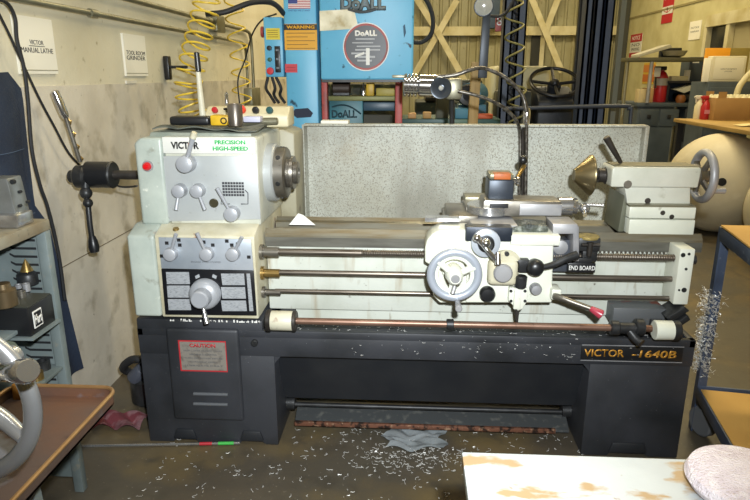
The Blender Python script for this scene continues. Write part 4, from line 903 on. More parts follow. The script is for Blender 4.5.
MB().box(q.x - .06, q.x + .12, GY, GY + .15, zb, q.z - .06, .008).build('pedestal', M('motor_blue', '#3a6478'), t)
for k, (x0, y0, x1, y1, col, nm, lb) in enumerate(((408, 113, 416, 123, '#b58a55', 'wood_block', 'tan wooden block at the left end of green bench'), (423, 112, 431, 123, '#a88248', 'wood_block', 'second tan wooden block on the green bench'),
        (455, 108, 470, 122, '#3d7386', 'blue_bin', 'blue bin below the bench motor'), (477, 117, 492, 124, '#b5532c', 'orange_tray', 'orange tray beside lamp post on bench'), (437, 98, 450, 112, '#4a4a3a', 'gear_casting', 'dark olive casting beside the bench motor'))):
    a, b = at(x0, y0, GY - .16), at(x1, y1, GY - .16)
    if k in (0, 1, 3, 2): a, b = at(x0, y0, GY - .06), at(x1, y1, GY - .06)
    o = MB().box(a.x, b.x, GY - .09 if k != 4 else GY - .05, GY + .0, zb + .001, max(a.z, zb + .03), .006).build(nm, M('m_' + nm + str(k), col, .6)); tag(o, lb, 'block' if 'block' in nm else ('casting' if 'casting' in nm else 'container'))
# lamp post
PY = 3.88
t = thing('lamp_post', (at(470, 122, PY).x, PY, 0), 'work lamp with round glass on dark arm and wooden post behind lathe', 'lamp')
q = at(470, 122, PY); MB().quadbox([(q.x - .035, PY, 0), (q.x + .02, PY, 0), at(482, 62, PY), at(472, 62, PY)], (0, .05, 0), .004).build('wooden_post', M('post_wood', '#a58a5a', .7, 0, [('#8a7040', 8, .4, .7, (4, 4, .6))]), t)
MB().quadbox([at(478, 78, PY - .02), at(487, 78, PY - .02), at(491, 14, PY - .02), at(483, 14, PY - .02)], (0, .04, 0), .003).build('arm', M('arm_grey', '#40464e', .4, .3), t)
q = at(483.5, 6.5, PY - .06)
MB().lathe([(0, .052), (.01, .056), (.03, .054), (.07, .035), (.09, .02), (.095, 0)], q, (0.1, 1, .1), 32).build('lamp_shade', M('arm_grey'  , '#40464e'), t)
MB().lathe([(0, 0), (.0, .03), (.006, .049), (.012, .049)], q + Vector((0, -.012, 0)), (0.1, 1, .1), 32).build('lens', glass_disc, t)
MB().tube([at(490, 16, PY), at(500, 16, PY), at(508, 10, PY), at(515, -2, PY)], .008, 8, 5).build('cord', rubber_black, t)
o = MB().tube([at(411, 42, 3.9), at(422, 42, 3.9), at(431, 34, 3.9), at(433, 20, 3.9), at(429, 5, 3.9), at(420, -8, 3.9), at(409, -14, 3.9)], .013, 8, 6).build('hose', rubber_black); tag(o, 'black hose curving out from right side of the blue bandsaw', 'hose')
# ================================================================== FORKLIFT
FY = 4.5
t = thing('forklift', (at(560, 100, FY).x, 5.3, 0), 'dark blue-grey forklift seen from the front through its mast behind splash guard', 'forklift')
def rail(x0, x1, y, nm='mast_rail', z1=2.9, d=.12, m_=fork_blue):
    a = at(x0, 50, y).x; b = at(x1, 50, y).x
    return MB().box(a, b, y, y + .012, 0, z1).box(a, a + .012, y, y + d, 0, z1).box(b - .012, b, y - .0, y + d, 0, z1).build(nm, m_, t)
rail(502.5, 511, FY); rail(516, 525, FY + .02); rail(509, 520, FY + .14, m_=fork_black)
rail(583, 590, FY); rail(592, 600, FY + .02); rail(602, 611, FY); rail(589, 604, FY + .15, m_=fork_black)
mb = MB(); q0 = at(513.5, 50, FY + .06)
z = .5; cz_ = []
while z < 2.8: cz_.append((q0.x + (.03 if len(cz_) % 2 else -.03), FY + .05, z)); z += .045
mb.tube(cz_, .012, 6); mb.build('mast_chain', fork_black, t)
x0, x1 = at(505, 50, FY).x, at(610, 50, FY).x
for z_ in (.35, 2.75): MB().box(x0, x1, FY + .12, FY + .2, z_ - .06, z_ + .06, .005).build('mast_crossbar', fork_blue, t)
a = at(530, 107, FY - .15); b = at(632, 106, FY - .15)
MB().tube([(a.x - .18, FY - .15, a.z - .012), (b.x - .09, FY - .15, b.z), (b.x - .02, FY - .15, b.z - .02), (b.x, FY - .15, b.z - .09), (b.x + .005, FY - .15, .3)], .014, 10, 5).build('backrest_bar', M('bar_dark', '#3a3f48', .5, .1), t)
MB().box(a.x - .2, b.x + .02, FY - .13, FY - .03, .25, .4, .01).build('carriage_plate', fork_black, t)
for x_ in (.45, .95): 
    xx = a.x - .2 + (b.x - a.x + .2) * x_ * .7 + .1; MB().box(xx - .05, xx + .05, FY - 1.0, FY - .09, .02, .06, .01).box(xx - .05, xx + .05, FY - .13, FY - .09, .02, .5, .01).build('fork', fork_black, t)
# cab
MB().box(x0 + .02, x1 - .02, 5.0, 6.6, .15, 1.02, .05, 3).build('body', fork_black, t)
a = at(553, 80, 5.2)
MB().prism([(5.02, .9), (5.02, a.z - .16), (5.2, a.z - .05), (5.32, a.z - .05), (5.34, .9)], 'x', a.x - .14, a.x + .14, .02).build('dashboard', fork_black, t)
for xa_, xb_ in ((x0 + .05, a.x - .17), (a.x + .16, x1 - .1)): MB().box(xa_, xb_, 5.1, 5.4, .9, a.z - .08, .03).build('cowl', M('cowl_grey', '#3a3c34', .6, 0, [('#5a5a48', 14, .5, .7)]), t)
q = at(555, 82, 5.0); nrm_ = Vector((0, -.55, .83)).normalized()
MB().torus(q, nrm_, .185, .014, 56, 10).build('steering_wheel', plastic_black, t)
up_ = Vector((0, .83, .55)).normalized(); mb = MB()
for dx, du in ((-1, .05), (1, .05), (0, -1), (0, 1)): mb.tube([q - nrm_ * .02, q + (Vector((dx, 0, 0)) + up_ * du).normalized() * .18], .012, 8)
mb.ball(q - nrm_ * .01, .035).tube([q - nrm_ * .02, q - nrm_ * .3 + Vector((0, .02, -.05))], .03, 10).build('wheel_spokes', plastic_black, t)
MB().tube([q - nrm_ * .02 + up_ * .19 * .0, Vector((q.x, 5.3, .95))], .05, 10).build('steering_column', fork_black, t)
a, b = at(490, 66, 6.1), at(560, 80, 6.1)
MB().box(a.x, b.x - .1, 6.0, 6.5, 1.0, a.z, .06, 4).build('hood', M('hood_cream', '#c9c3a0', .5), t)
MB().box(x0 + .25, x1 - .2, 5.9, 6.0, 1.0, 1.3, .04, 3).build('seat_back', plastic_black, t)
for px_ in (529, 578.5):
    xx = at(px_, 50, 5.1).x
    MB().box(xx - (.022 if px_ > 550 else .01), xx + .02, 5.08, 5.13, .9, 2.3).build('guard_post', fork_black, t) if px_ > 550 else None
MB().box(at(560, 0, 5.1).x - .5, at(560, 0, 5.1).x + .55, 5.05, 6.4, 2.3, 2.36, .02).build('overhead_guard', fork_black, t)
for x_ in (x0 - .02, x1 - .12):
    for y_ in (5.1, 6.3):
        w_ = MB().lathe([(0, .14), (0, .22), (.02, .24), (.14, .24), (.16, .22), (.16, .14)], (x_, y_, .24), (1, 0, 0), 30).build('wheel', rubber_black, t)
P = [at(513, -20, FY - .06), at(514, 20, FY - .06), at(515, 60, FY - .06), at(517, 95, FY - .06), at(518, 122, FY - .06)]
MB().tube(coil(P, .062, 6.5, .007, n=20), .007, 6).build('coiled_hose', olive_hose, t, label='olive coiled hose on the mast')
a, b = at(583, 60, FY), at(583, 122, FY)
MB().box(at(617, 50, 5).x, at(622, 50, 5).x, 5.0, 5.06, 0, 2.6).build('side_post', M('side_post', '#6a6e66', .5, .2), t)
q = at(500.5, 24, 4.7); o = MB().box(q.x - .035, q.x + .02, 4.7, 4.72, q.z - .05, q.z + .06, .003).build('notice', red_paint); 
text('8', (q.x - .008, 4.7, q.z + .02), .06, white_ink, o, name='lettering'); tag(o, 'small red number sign left of the forklift mast', 'sign')
ya_ = YB - .4; a, b = at(485, 28, ya_), at(499, 28, ya_); o = MB().box(a.x, b.x, ya_, YB - .161, a.z, a.z + 1.0, .01).build('electrical_cabinet', M('cab_blue', '#3a4c66', .5)); tag(o, 'blue electrical cabinet on the far wall between lamp and forklift mast', 'cabinet')
# dark filler body added behind the bench to darken the background
t = thing('bench_backdrop', (at(455, 110, 5.0).x, 5.2, 0), 'dark green body with pale top added for the dark background behind the bench motor', 'machine')
a, b = at(415, 101, 5.0), at(489, 101, 5.0)
MB().box(a.x, b.x, 5.0, 5.5, 0, a.z, .02, 3).build('body', M('backdrop_green', '#28302a', .5, 0, [('#3f4638', 8, .45, .7), ('#6a6444', 20, .6, .7)]), t)
MB().box(a.x + .08, b.x - .3, 4.98, 5.5, a.z, a.z + .03, .004).build('table', steel_dark, t)
MB().box(b.x - .25, b.x - .05, 5.05, 5.3, a.z, a.z + .16, .02, 3).build('backdrop_block', M('backdrop_block_green', '#3a4034', .5), t)
# ================================================================== SPHERES
c1s, r1s = Vector((2.87, 5.88, .455)), .455
c2s, r2s = Vector((3.02, 4.78, .425)), .425
for (c, r, hole, lb) in ((c1s, r1s, (722, 182), 'larger cream sphere with a round black hole behind the tailstock'), (c2s, r2s, None, 'cream sphere cut off by the right edge of view')):
    t = thing('cream_sphere', (c.x, c.y, 0), lb, 'sphere', 'cream spheres on the floor')
    MB().lathe([(-r * math.cos(i * PI / 28), r * math.sin(i * PI / 28)) for i in range(29)], c, (.2, -1, .3), 56).build('shell', fibreglass, t)
    if hole:
        d = ray(*hole).normalized(); o_ = Vector((0, 0, H)); oc = o_ - c; b_ = oc.dot(d); s_ = -b_ - math.sqrt(max(0, b_ * b_ - (oc.dot(oc) - r * r)))
        hp = o_ + d * s_; nn_ = (hp - c).normalized(); MB().lathe([(-.02, .035), (.004, .035), (.005, .03), (.005, 0)], hp, nn_, 24).build('hole', slot_dark, t)
# ================================================================== DESK CORNER (right, far)
KY = 9.1
z_d = at(665, 103, KY - .6).z
t = thing('steel_desk', (at(668, 100, KY).x, KY, 0), 'dark grey steel desk against the far right wall', 'desk')
a = at(637, 103, KY - .6); b = at(698, 103, KY - .6)
MB().box(a.x, b.x + .2, KY - .6, KY + .2, z_d - .05, z_d, .006).build('desk_top', desk_grey, t)
for xa, xb in ((a.x + .03, a.x + .50), (b.x - .12, b.x + .18)): MB().box(xa, xb, KY - .57, KY + .17, 0.0, z_d - .05, .006).build('drawer_box', desk_grey, t)
for k in range(2):
    x_ = a.x + .06 + k * .26
    dd = MB().box(x_, x_ + .24, KY - .585, KY - .565, z_d - .3, z_d - .08, .006).build('drawer', desk_grey, t)
    MB().box(x_ + .09, x_ + .14, KY - .6, KY - .585, z_d - .2, z_d - .15, .004).build('knob', iron_black, dd)
MB().box(b.x - .14, b.x + .17, KY - .585, KY - .565, z_d - .5, z_d - .08, .006).build('side_panel', desk_black, t)
MB().cyl((b.x - .25, KY - .5, 0), (b.x - .25, KY - .5, z_d - .05), .035, seg=14).build('leg', galv, t)
# pipe rack standing on the desk
t = thing('pipe_rack', (at(640, 100, KY - .3).x, KY - .4, 0), 'overhead shelf rack on metal pipe legs above the grey desk', 'rack')
zs = at(650, 60, KY - .55).z
q = at(628, 60, KY - .55); MB().cyl((q.x, KY - .55, 0), (q.x, KY - .55, zs), .022, seg=14).build('leg', galv, t)
q2 = at(651.5, 60, KY - .6); MB().cyl((q2.x, KY - .62, z_d), (q2.x, KY - .62, zs), .024, seg=14).build('leg', steel_matte, t)
e = at(704, 60, KY - .55); MB().box(q.x - .03, e.x, KY - .65, KY - .2, zs - .02, zs + .03, .004).build('shelf', M('shelf_dark', '#4f4d38', .6), t)
a = at(636, 57, KY - .5); b = at(667, 47, KY - .5)
o = MB().quadbox([(a.x, KY - .6, zs + .032), (a.x, KY - .6, zs + .07), (b.x, KY - .6, b.z + .03), (b.x + .03, KY - .6, b.z - .01)], (0, .3, 0), .005).build('drawing_roll_tray', M('tray_grey', '#a3a08e', .6)); tag(o, 'long pale tray leaning up on the overhead shelf', 'tray')
a = at(661, 51, KY - .29); b = at(681, 59, KY - .29); o = MB().box(a.x, b.x, KY - .29, KY - .21, zs + .031, a.z + .04, .01).build('black_box', plastic_black); tag(o, 'black box at the right end of overhead shelf', 'box')
q = at(673, 56, KY - .52); o = MB().lathe([(0, .06), (.02, .12), (.07, .15), (.08, .155), (.075, .14), (.03, .11), (.025, 0)], (q.x, KY - .55 + .0, zs + .031), (0, 0, 1), 24).build('metal_bowl', M('bowl_mat', '#a8a48e', .35, .5)); tag(o, 'round metal bowl on overhead shelf in front of black box', 'bowl')
# fire extinguisher
q = at(659, 98, KY - .3); r_ = .085
t = thing('fire_extinguisher', (q.x, KY - .3, z_d), 'red fire extinguisher standing on the grey desk beside the wall', 'fire extinguisher')
hx = at(659, 67, KY - .3).z - z_d
MB().lathe([(0, r_ * .9), (.02, r_), (hx * .72, r_), (hx * .85, r_ * .6), (hx * .88, .03), (hx * .92, .03)], (q.x, KY - .3, z_d), (0, 0, 1), 28).build('cylinder', red_plastic, t)
MB().cyl((q.x, KY - .3, z_d + hx * .48), (q.x, KY - .3, z_d + hx * .68), r_ + .003, seg=28).build('label_band', M('band_grey', '#a8a49c', .4), t)
MB().box(q.x - .1, q.x + .05, KY - .33, KY - .27, z_d + hx * .9, z_d + hx * 1.02, .01).build('valve', iron_black, t)
MB().tube([(q.x, KY - .33, z_d + hx * .95), (q.x - .1, KY - .38, z_d + hx * .85), (q.x - .1, KY - .4, z_d + hx * .4)], .012, 8, 5).build('hose', rubber_black, t)
MB().box(q.x - .14, q.x - .06, KY - .41, KY - .4, z_d + hx * .72, z_d + hx * .98, .002).build('tag', paper, t)
def bx(nm, x0, y0, x1, y1, Y0, Y1, mat, lb, ct, zb=None, bev=.006, grp=None, par=None):
    a, b = at(x0, y0, Y0), at(x1, y1, Y0); z0 = b.z if zb is None else zb
    o = MB().box(a.x, b.x, Y0, Y1, z0, a.z, bev).build(nm, mat, par)
    if lb: tag(o, lb, ct, grp)
    return o
bx('wooden_box', 639.5, 89, 645, 103, KY - .5, KY - .35, M('wb1', '#c9b78c', .6), 'pale wooden box at the left end of desk', 'box', z_d)
bx('wooden_box', 645.5, 88, 652.5, 103, KY - .45, KY - .32, M('wb2', '#b08a5c', .6), 'brown wooden box on desk left of the extinguisher', 'box', z_d)
# black organiser with papers
t = thing('desk_organizer', (at(690, 95, KY - .2).x, KY - .2, z_d), 'black shelf organizer with papers on the grey desk', 'organizer')
a, b = at(669, 81, KY - .4), at(712, 84, KY - .4)
MB().box(a.x, b.x, KY - .4, KY + .15, a.z - .03, a.z, .004).build('shelf', desk_black, t)
MB().box(a.x + .02, b.x, KY + .05, KY + .15, z_d, a.z, .004).build('back', M('org_back', '#23303e', .6), t)
for x_ in (a.x + .01, b.x - .03): MB().box(x_, x_ + .03, KY - .35, KY + .1, z_d, a.z, .004).build('side', desk_black, t)
zo = a.z
MB().quadbox([at(676, 90, KY - .45), at(694, 85, KY - .45), at(700, 87, KY - .45), at(684, 93, KY - .45)], (0, .2, .01)).build('papers', M('papers_grey', '#b0b0a0', .7), t)
MB().box(a.x + .18, b.x - .1, KY - .4, KY - .1, z_d + .02, z_d + .12, .03, 3).build('tray', plastic_black, t)
q = at(682, 101, KY - .55); o = MB().lathe([(0, .05), (.04, .065), (.09, .05), (.1, .03), (.1, 0)], (q.x, KY - .5, z_d), (0, 0, 1), 18).build('orange_jar', M('jar_orange', '#7a4a20', .4)); tag(o, 'squat orange jar on desk below the black organizer', 'jar')
bx('ring_binder', 690.5, 57, 702, 80, KY - .18, KY + .1, M('binder_grey', '#414a50', .5), 'dark grey ring binder standing on the black organizer', 'binder', zo)
bo = bpy.data.objects['ring_binder']; a, b = at(693, 59, KY - .182), at(699, 63, KY - .182); MB().box(a.x, b.x, KY - .184, KY - .18, b.z, a.z).build('spine_label', paper, bo)
bx('card_stack', 672, 76, 688, 81, KY - .35, KY - .15, M('cards', '#c8bf98', .7), 'low stack of pale cards on the black organizer', 'card stack', zo)
bx('spray_can', 686, 70, 689.5, 81, KY - .3, KY - .25, white_plastic, 'small cream can beside the dark grey binder', 'can', zo)
# wall signs on right wall (seen obliquely)
def rsign(nm, x0, y0, x1, y1, parts, lb):
    a = atx(x0, y0, XR - .005); b = atx(x1, y1, XR - .005); t = thing(nm, (XR, (a.y + b.y) / 2, b.z), lb, 'sign')
    MB().box(XR - .008, XR + .0, a.y, b.y, b.z, a.z).build('panel', parts[0], t)
    hh = a.z - b.z; yc = (a.y + b.y) / 2; ww = abs(a.y - b.y)
    for (kind, f0, f1, m_, s_) in parts[1:]:
        if kind == 'bar': MB().box(XR - .011, XR - .006, a.y, b.y, b.z + hh * f0, b.z + hh * f1).build('band', m_, t)
        else: text(s_, (XR - .0112 if kind == 'txt2' else XR - .0085, yc, b.z + hh * (f0 + f1) / 2), hh * (f1 - f0), m_, t, xd=(0, -1, 0), width=ww * .7)
rsign('safety_sign', 631.5, 35, 640, 58, [white_plate, ('bar', .68, 1, red_ink, ''), ('bar', 0, .24, red_ink, ''), ('txt2', .76, .92, white_ink, 'NOTICE'), ('txt', .5, .62, black_ink, 'NO'), ('txt', .32, .44, black_ink, 'SMOKING')], 'red and white safety sign on right wall left of the rack')
rsign('extinguisher_sign', 664.5, -6, 671.5, 22, [M('sign_red', '#b3202c', .5), ('txt', .78, .95, white_ink, 'FIRE'), ('bar', .30, .55, white_plate, ''), ('txt2', .33, .52, red_ink, '↓')], 'tall red fire extinguisher arrow sign high on right wall')
rsign('paper_sign', 690.5, 22, 699.5, 39, [paper, ('txt', .6, .7, grey_ink, 'NOTICE'), ('txt', .4, .48, grey_ink, 'PLEASE SIGN')], 'white paper notice on right wall beside the window')
rsign('yellow_notice', 644.5, 63, 653.5, 84, [M('sign_y', '#c9a53c', .6), ('bar', .55, .9, M('sign_or', '#c07838', .6), ''), ('bar', .1, .45, M('sign_or2', '#b8682c', .6), '')], 'yellow and orange notice on wall behind extinguisher')
# ================================================================== WORK TABLE with cardboard (right, mid distance)
TYY = 5.2
a = at(686, 121, TYY - .1); q = at(760, 133, TYY - .75)
zt3 = atx(700, 124, at(700, 124, 5.0).x).z
zt3 = at(690, 121, 5.3).z
zt3 = .975
P = [Vector((2.80, 6.9, zt3)), Vector((2.80, 4.2, zt3)), Vector((3.97, 4.2, zt3)), Vector((3.97, 6.9, zt3))]
t = thing('work_table', (3.4, 5.5, 0), 'wood-topped table holding spray bottles and cardboard box at right', 'table')
MB().quadbox(P, (0, 0, -.035), .003).build('table_top', M('ply', '#ad8f52', .6, 0, [('#9a7c44', 3, .4, .7)]), t)
for p in (P[0] + Vector((.05, -.05, 0)), P[1] + Vector((.05, .05, 0)), P[2] + Vector((-.05, .05, 0)), P[3] + Vector((-.05, -.05, 0))):
    MB().box(p.x - .03, p.x + .03, p.y - .03, p.y + .03, 0, zt3 - .036).build('leg', desk_black, t)
P0y = P[0].y
print('table', zt3, P)
zq = zt3
def onz(px_, py_): return atz(px_, py_, zq)
def spray(px_, py_, body, head, lb, s=1):
    q = onz(px_, py_); hgt = .27 * s
    t = thing('spray_bottle', q, lb, 'spray bottle', 'spray bottles on the table')
    MB().lathe([(0, .042), (.01, .046), (.13, .046), (.17, .03), (.19, .017), (.2, .017)], q, (0, 0, 1), 22).build('bottle', body, t)
    MB().box(q.x - .05, q.x + .02, q.y - .014, q.y + .014, q.z + .2, q.z + .24, .008, 3).cyl((q.x - .06, q.y, q.z + .225), (q.x - .05, q.y, q.z + .225), .01).box(q.x - .045, q.x - .03, q.y - .008, q.y + .008, q.z + .165, q.z + .21, .003).build('trigger_head', head, t)
    return t, q
t, q = spray(704, 119.5, red_plastic, red_plastic, 'solid red spray bottle beside the cardboard box')
MB().box(q.x - .025, q.x + .025, q.y - .0475, q.y - .04, q.z + .06, q.z + .1).build('label', M('pinklab', '#c8808c', .5), t)
spray(697.5, 119, M('bottle_cream', '#d8cfae', .4), white_plastic, 'white-topped cream spray bottle behind the red one')
# cardboard box
q0 = onz(713, 120.5); q1 = onz(760, 124)
t = thing('cardboard_box', ((q0.x + q1.x) / 2, q0.y + .1, zq), 'open brown cardboard box with egg-crate tray on the table', 'box')
zt_b = at(713, 98, q0.y).z
MB().box(q0.x, q0.x + .66, q0.y, q0.y + .28, zq, zt_b, .004).build('carton', cardboard, t)
mb = MB()
for i in range(9):
    for j in range(3): mb.lathe([(0, .03), (.03, .012), (.032, 0)], (q0.x + .05 + i * .065, q0.y + .06 + j * .08, zt_b), (0, 0, 1), 8)
mb.build('egg_crate_tray', M('crate', '#cfc9a8', .7), t)
for s_ in (0, 1): MB().box(q0.x + .02 + s_ * .0, q0.x + .1, q0.y - .0 + s_ * .276, q0.y + .004 + s_ * .276, zt_b, zt_b + .06).build('flap', cardboard, t)
mp = onz(738, 126); 
def crump(u, v): return Vector((mp.x - .02 + .3 * u, mp.y - .1 + .16 * v, zq + .006 + .03 * abs(math.sin(u * 5 + v * 3)) * u))
o = MB().sheet(crump, 14, 8, (0, 0, .002)).build('paper_scrap', M('scrap_pale', '#d8c894', .7)); tag(o, 'crumpled pale paper on table front of the cardboard box', 'paper')
# things beyond the table: white document box, envelope, cabinet
t2y = 7.25
cz = at(730, 82, t2y).z
t = thing('filing_cabinet', (at(730, 100, t2y).x, t2y + .2, 0), 'grey filing cabinet behind the cardboard box', 'cabinet')
a = at(709, 82, t2y); b = at(746, 82, t2y)
MB().box(a.x, b.x + .1, t2y, t2y + .45, 0, cz, .006).build('body', desk_grey, t)
for k in range(2): MB().box(a.x + .02, b.x + .08, t2y - .012, t2y, cz - .1 - k * .42 - .3, cz - .06 - k * .42, .005).build('drawer', desk_grey, t)
t = thing('document_box', (at(728, 80, t2y).x, t2y + .1, cz), 'white document box with printed label on the grey filing cabinet', 'box')
a, b = at(713, 56, t2y + .02), at(744, 81, t2y + .02)
MB().box(a.x, b.x, t2y + .02, t2y + .14, cz, a.z, .012, 3).build('box_body', M('docbox', '#cfc9b0', .5), t)
MB().box(a.x + .03, b.x - .03, t2y + .016, t2y + .021, cz + .03, a.z - .02, .002).build('label_sheet', M('docsheet', '#d9d5c2', .6), t)
text('INSPECTION REPORTS', ((a.x + b.x) / 2, t2y + .016, (a.z + cz) / 2 + .0), .014, grey_ink, t, width=.17); text('AND FORMS', ((a.x + b.x) / 2, t2y + .016, (a.z + cz) / 2 - .025), .012, grey_ink, t, width=.08)
bx('paper_stack', 706, 58, 712.5, 82, t2y + .05, t2y + .10, paper, 'upright stack of cream papers left of document box', 'papers', cz)
bx('envelope', 706.5, 48, 729, 62, t2y + .3, t2y + .33, envelope_mat, 'orange envelope standing behind the white document box', 'envelope', cz, .003)
bx('wooden_board', 728, 48, 746, 78, t2y + .36, t2y + .4, M('wpb', '#8a7a3c', .6), 'olive-brown board standing behind the document box', 'board', cz, .003)
o = MB().tube([Vector((at(734, 104, 6.86).x, 6.86, .976 + .03)), at(738, 90, 6.88), at(745, 79, 6.92), at(752, 72, 6.96), at(764, 68, 7.0)], .03, 10, 6).build('white_duct_hose', M('duct', '#bdb490', .5)); tag(o, 'fat cream hose curving up at the right edge', 'hose')
# ================================================================== CART (right)
A = Vector((1.187, 2.36, 0)); dv = Vector((-.16, -.987, 0)).normalized(); du = Vector((.987, -.16, 0)).normalized()
CL, CW, ZL, ZU = .95, .62, .20, .862
t = thing('utility_cart', A + dv * CL / 2 + du * CW / 2, 'blue-grey angle-iron cart with cardboard on both shelves at right of lathe', 'cart')
def rail_(p, q, z0, z1, w=.035, nm='frame_rail', m_=cart_blue):
    p = Vector((p.x, p.y, 0)); q = Vector((q.x, q.y, 0)); d = (q - p).normalized(); s_ = Vector((-d.y, d.x, 0)) * (w / 2)
    Z0 = Vector((0, 0, z0)); return MB().quadbox([p - s_ + Z0, q - s_ + Z0, q + s_ + Z0, p + s_ + Z0], (0, 0, z1 - z0), .002).build(nm, m_, t)
K = [A, A + dv * CL, A + dv * CL + du * CW, A + du * CW]
for p in K:
    MB().quadbox([p - dv * .02 - du * .003, p + dv * .02 - du * .003, p + dv * .02 + du * .003, p - dv * .02 + du * .003], (0, 0, ZU)).quadbox([p - dv * .003, p + dv * .003, p + dv * .003 + du * .035, p - dv * .003 + du * .035], (0, 0, ZU)).build('post', cart_blue, t)
bpy.context.view_layer.update()
for o in t.children: o.location.z = 0
for z_ in (ZL, ZU):
    for i in range(4): rail_(K[i], K[(i + 1) % 4], z_ - .05, z_, .008, m_=cart_blue)
for i, (z_, mt) in enumerate(((ZL, cardboard_pale), (ZU, cardboard_pale))):
    g = .012
    Q = [A + dv * g + du * g, A + dv * (CL - g) + du * g, A + dv * (CL - g) + du * (CW - g), A + dv * g + du * (CW - g)]
    MB().quadbox([q + Vector((0, 0, z_ - .03)) for q in Q], (0, 0, .006)).build('shelf', M('shelf_steel', '#3a4454', .5, .2), t)
def cbd(u, v): 
    p = A + dv * (-.0 + (CL - .02) * v) + du * (-.004 + (CW - .01) * u); p.z = ZU + .004 + .035 * math.exp(-((u - .45) / .25) ** 2) * math.exp(-((v - .12) / .12) ** 2); return p
o = MB().sheet(cbd, 30, 40, (0, 0, .006)).build('cardboard_sheet', cardboard_pale); tag(o, 'bowed yellow cardboard sheet lying on the cart upper shelf', 'cardboard', )
Q = [A + dv * .02 + du * .01, A + dv * (CL - .02) + du * .01, A + dv * (CL - .02) + du * (CW - .02), A + dv * .02 + du * (CW - .02)]
o = MB().quadbox([q + Vector((0, 0, ZL - .02)) for q in Q], (0, 0, .012)).build('cardboard_sheet', cardboard_pale); tag(o, 'flat yellow cardboard sheet lying on the cart lower shelf', 'cardboard')
for p in (A + du * .03 + dv * .04, A + dv * (CL - .05) + du * .04, A + dv * (CL - .05) + du * (CW - .04), A + du * (CW - .04) + dv * .05):
    c = MB().lathe([(-.02, .02), (-.02, .055), (-.014, .062), (.014, .062), (.02, .055), (.02, .02)], (p.x, p.y, .063), (1, .3, 0), 28).build('caster', M('caster_grey', '#6a6d70', .5), t)
    MB().box(p.x - .03, p.x + .03, p.y - .025, p.y + .025, .127, ZL - .05, .004).build('caster_fork', iron_black, t)
# swarf caught on cart post
def pk():
    k = random.random(); z = ZL + .06 + .34 * k
    return Vector((A.x + random.gauss(-.0, .015), A.y + random.gauss(0, .03), z + random.gauss(0, .01)))
o = curls(900, pk, .016, .0011, False).build('swarf_clump', swarf_mat); tag(o, 'glittering clump of metal shavings hanging on the cart post', 'metal shavings', None, 'stuff')
# ================================================================== FLOOR THINGS
def pf():
    r = random.random()
    if r < .55: return Vector((random.uniform(-.95, .7), random.gauss(1.98, .14), .001))
    if r < .8: return Vector((random.uniform(-.4, .66), random.uniform(2.15, 2.4), .001))
    return Vector((random.uniform(-1.0, 1.0), random.uniform(1.3, 2.1), .001))
random.seed(11)
o = curls(420, pf, .015, .0011).build('floor_swarf', swarf_mat); tag(o, 'curly metal shavings scattered over the floor before the lathe', 'metal shavings', None, 'stuff')
def pq(): return Vector((random.gauss(.05, .13), random.gauss(2.08, .05), .002 + random.random() * .01))
o = curls(190, pq, .018, .0011).build('floor_swarf', swarf_mat); tag(o, 'denser tangle of metal shavings on the floor in front of the rag', 'metal shavings', None, 'stuff')
def pb():
    x = random.uniform(-.3, .68); 
    if x < -.1 or random.random() < .3: return Vector((random.uniform(-.5, .67), random.uniform(2.33, 2.45), .14 + .0 + (random.random()) * .002 + .02))
    return Vector((random.uniform(.69, 1.03), 2.139, random.uniform(.05, .36)))
def ppan():
    k = random.random()
    if k < .75: return Vector((random.uniform(-.45, 1.0), random.uniform(2.17, 2.26), .471))
    return Vector((random.triangular(-.3, 1.0, .25), 2.137, random.uniform(.40, .488)))
o = curls(260, ppan, .009, .0008).build('pan_swarf', swarf_mat); tag(o, 'fine metal shavings sprinkled along the front of the lathe chip pan', 'metal shavings', None, 'stuff')
rc = atz(414, 442, .0)
def ragf(u, v):
    x = rc.x + (u - .5) * .23 + .02 * math.sin(v * 9); y = rc.y + (v - .5) * .13 + .015 * math.sin(u * 8 + 1)
    return Vector((x, y, .004 + .012 * abs(math.sin(u * 7 + v * 5)) + .008 * math.sin(v * 11 + u) ** 2))
o = MB().sheet(ragf, 28, 18, (0, 0, .003)).build('floor_rag', rag_mat); tag(o, 'crumpled blue-grey rag lying on the floor below the brake pedal', 'rag')
p0, p1 = atz(84, 446, .01), atz(240, 443, .01)
t = thing('measuring_rod', p0.lerp(p1, .5), 'long thin silver rod with red and green tape on floor at lathe foot', 'rod')
MB().cyl(p0 - (p1 - p0) * .3 + Vector((0, 0, -0.001)), p1, .0055, seg=12).build('shaft', steel_bright, t)
for f0, f1, m_, nm in ((.74, .82, M('tape_red', '#b02a34', .5), 'red_band'), (.86, .96, M('tape_green', '#3fae4a', .5), 'green_band')):
    MB().cyl(p0.lerp(p1, f0), p0.lerp(p1, f1), .0068, seg=12).build(nm, m_, t)
# dark things on the floor between wall and lathe
q = atz(140, 415, 0)
t = thing('coolant_pump', (-1.19, 2.46, 0), 'black pump motor on the floor between the wall and the lathe', 'pump')
MB().cyl((-1.16, 2.46, .0), (-1.16, 2.46, .13), .075, seg=28, bev=.012).build('motor_body', iron_black, t)
MB().cyl((-1.2, 2.42, .13), (-1.15, 2.40, .19), .035, .028, 20, .006).build('terminal', M('pump_grey', '#474b55', .5), t)
MB().cyl((-1.09, 2.38, .0), (-1.09, 2.38, .15), .045, .045, 22, .008).build('filter', M('filter_brown', '#3b2c28', .6), t)
MB().tube([(-1.21, 2.5, .1), (-1.26, 2.45, .16), (-1.2, 2.42, .22), (-1.13, 2.42, .21), (-1.08, 2.44, .15)], .018, 10, 6).build('hose', rubber_black, t)
def rg2(u, v): return Vector((-1.30 + .2 * u, 2.20 + .13 * v, .004 + .03 * abs(math.sin(u * 6 + v * 4)) * (1 - v * .4)))
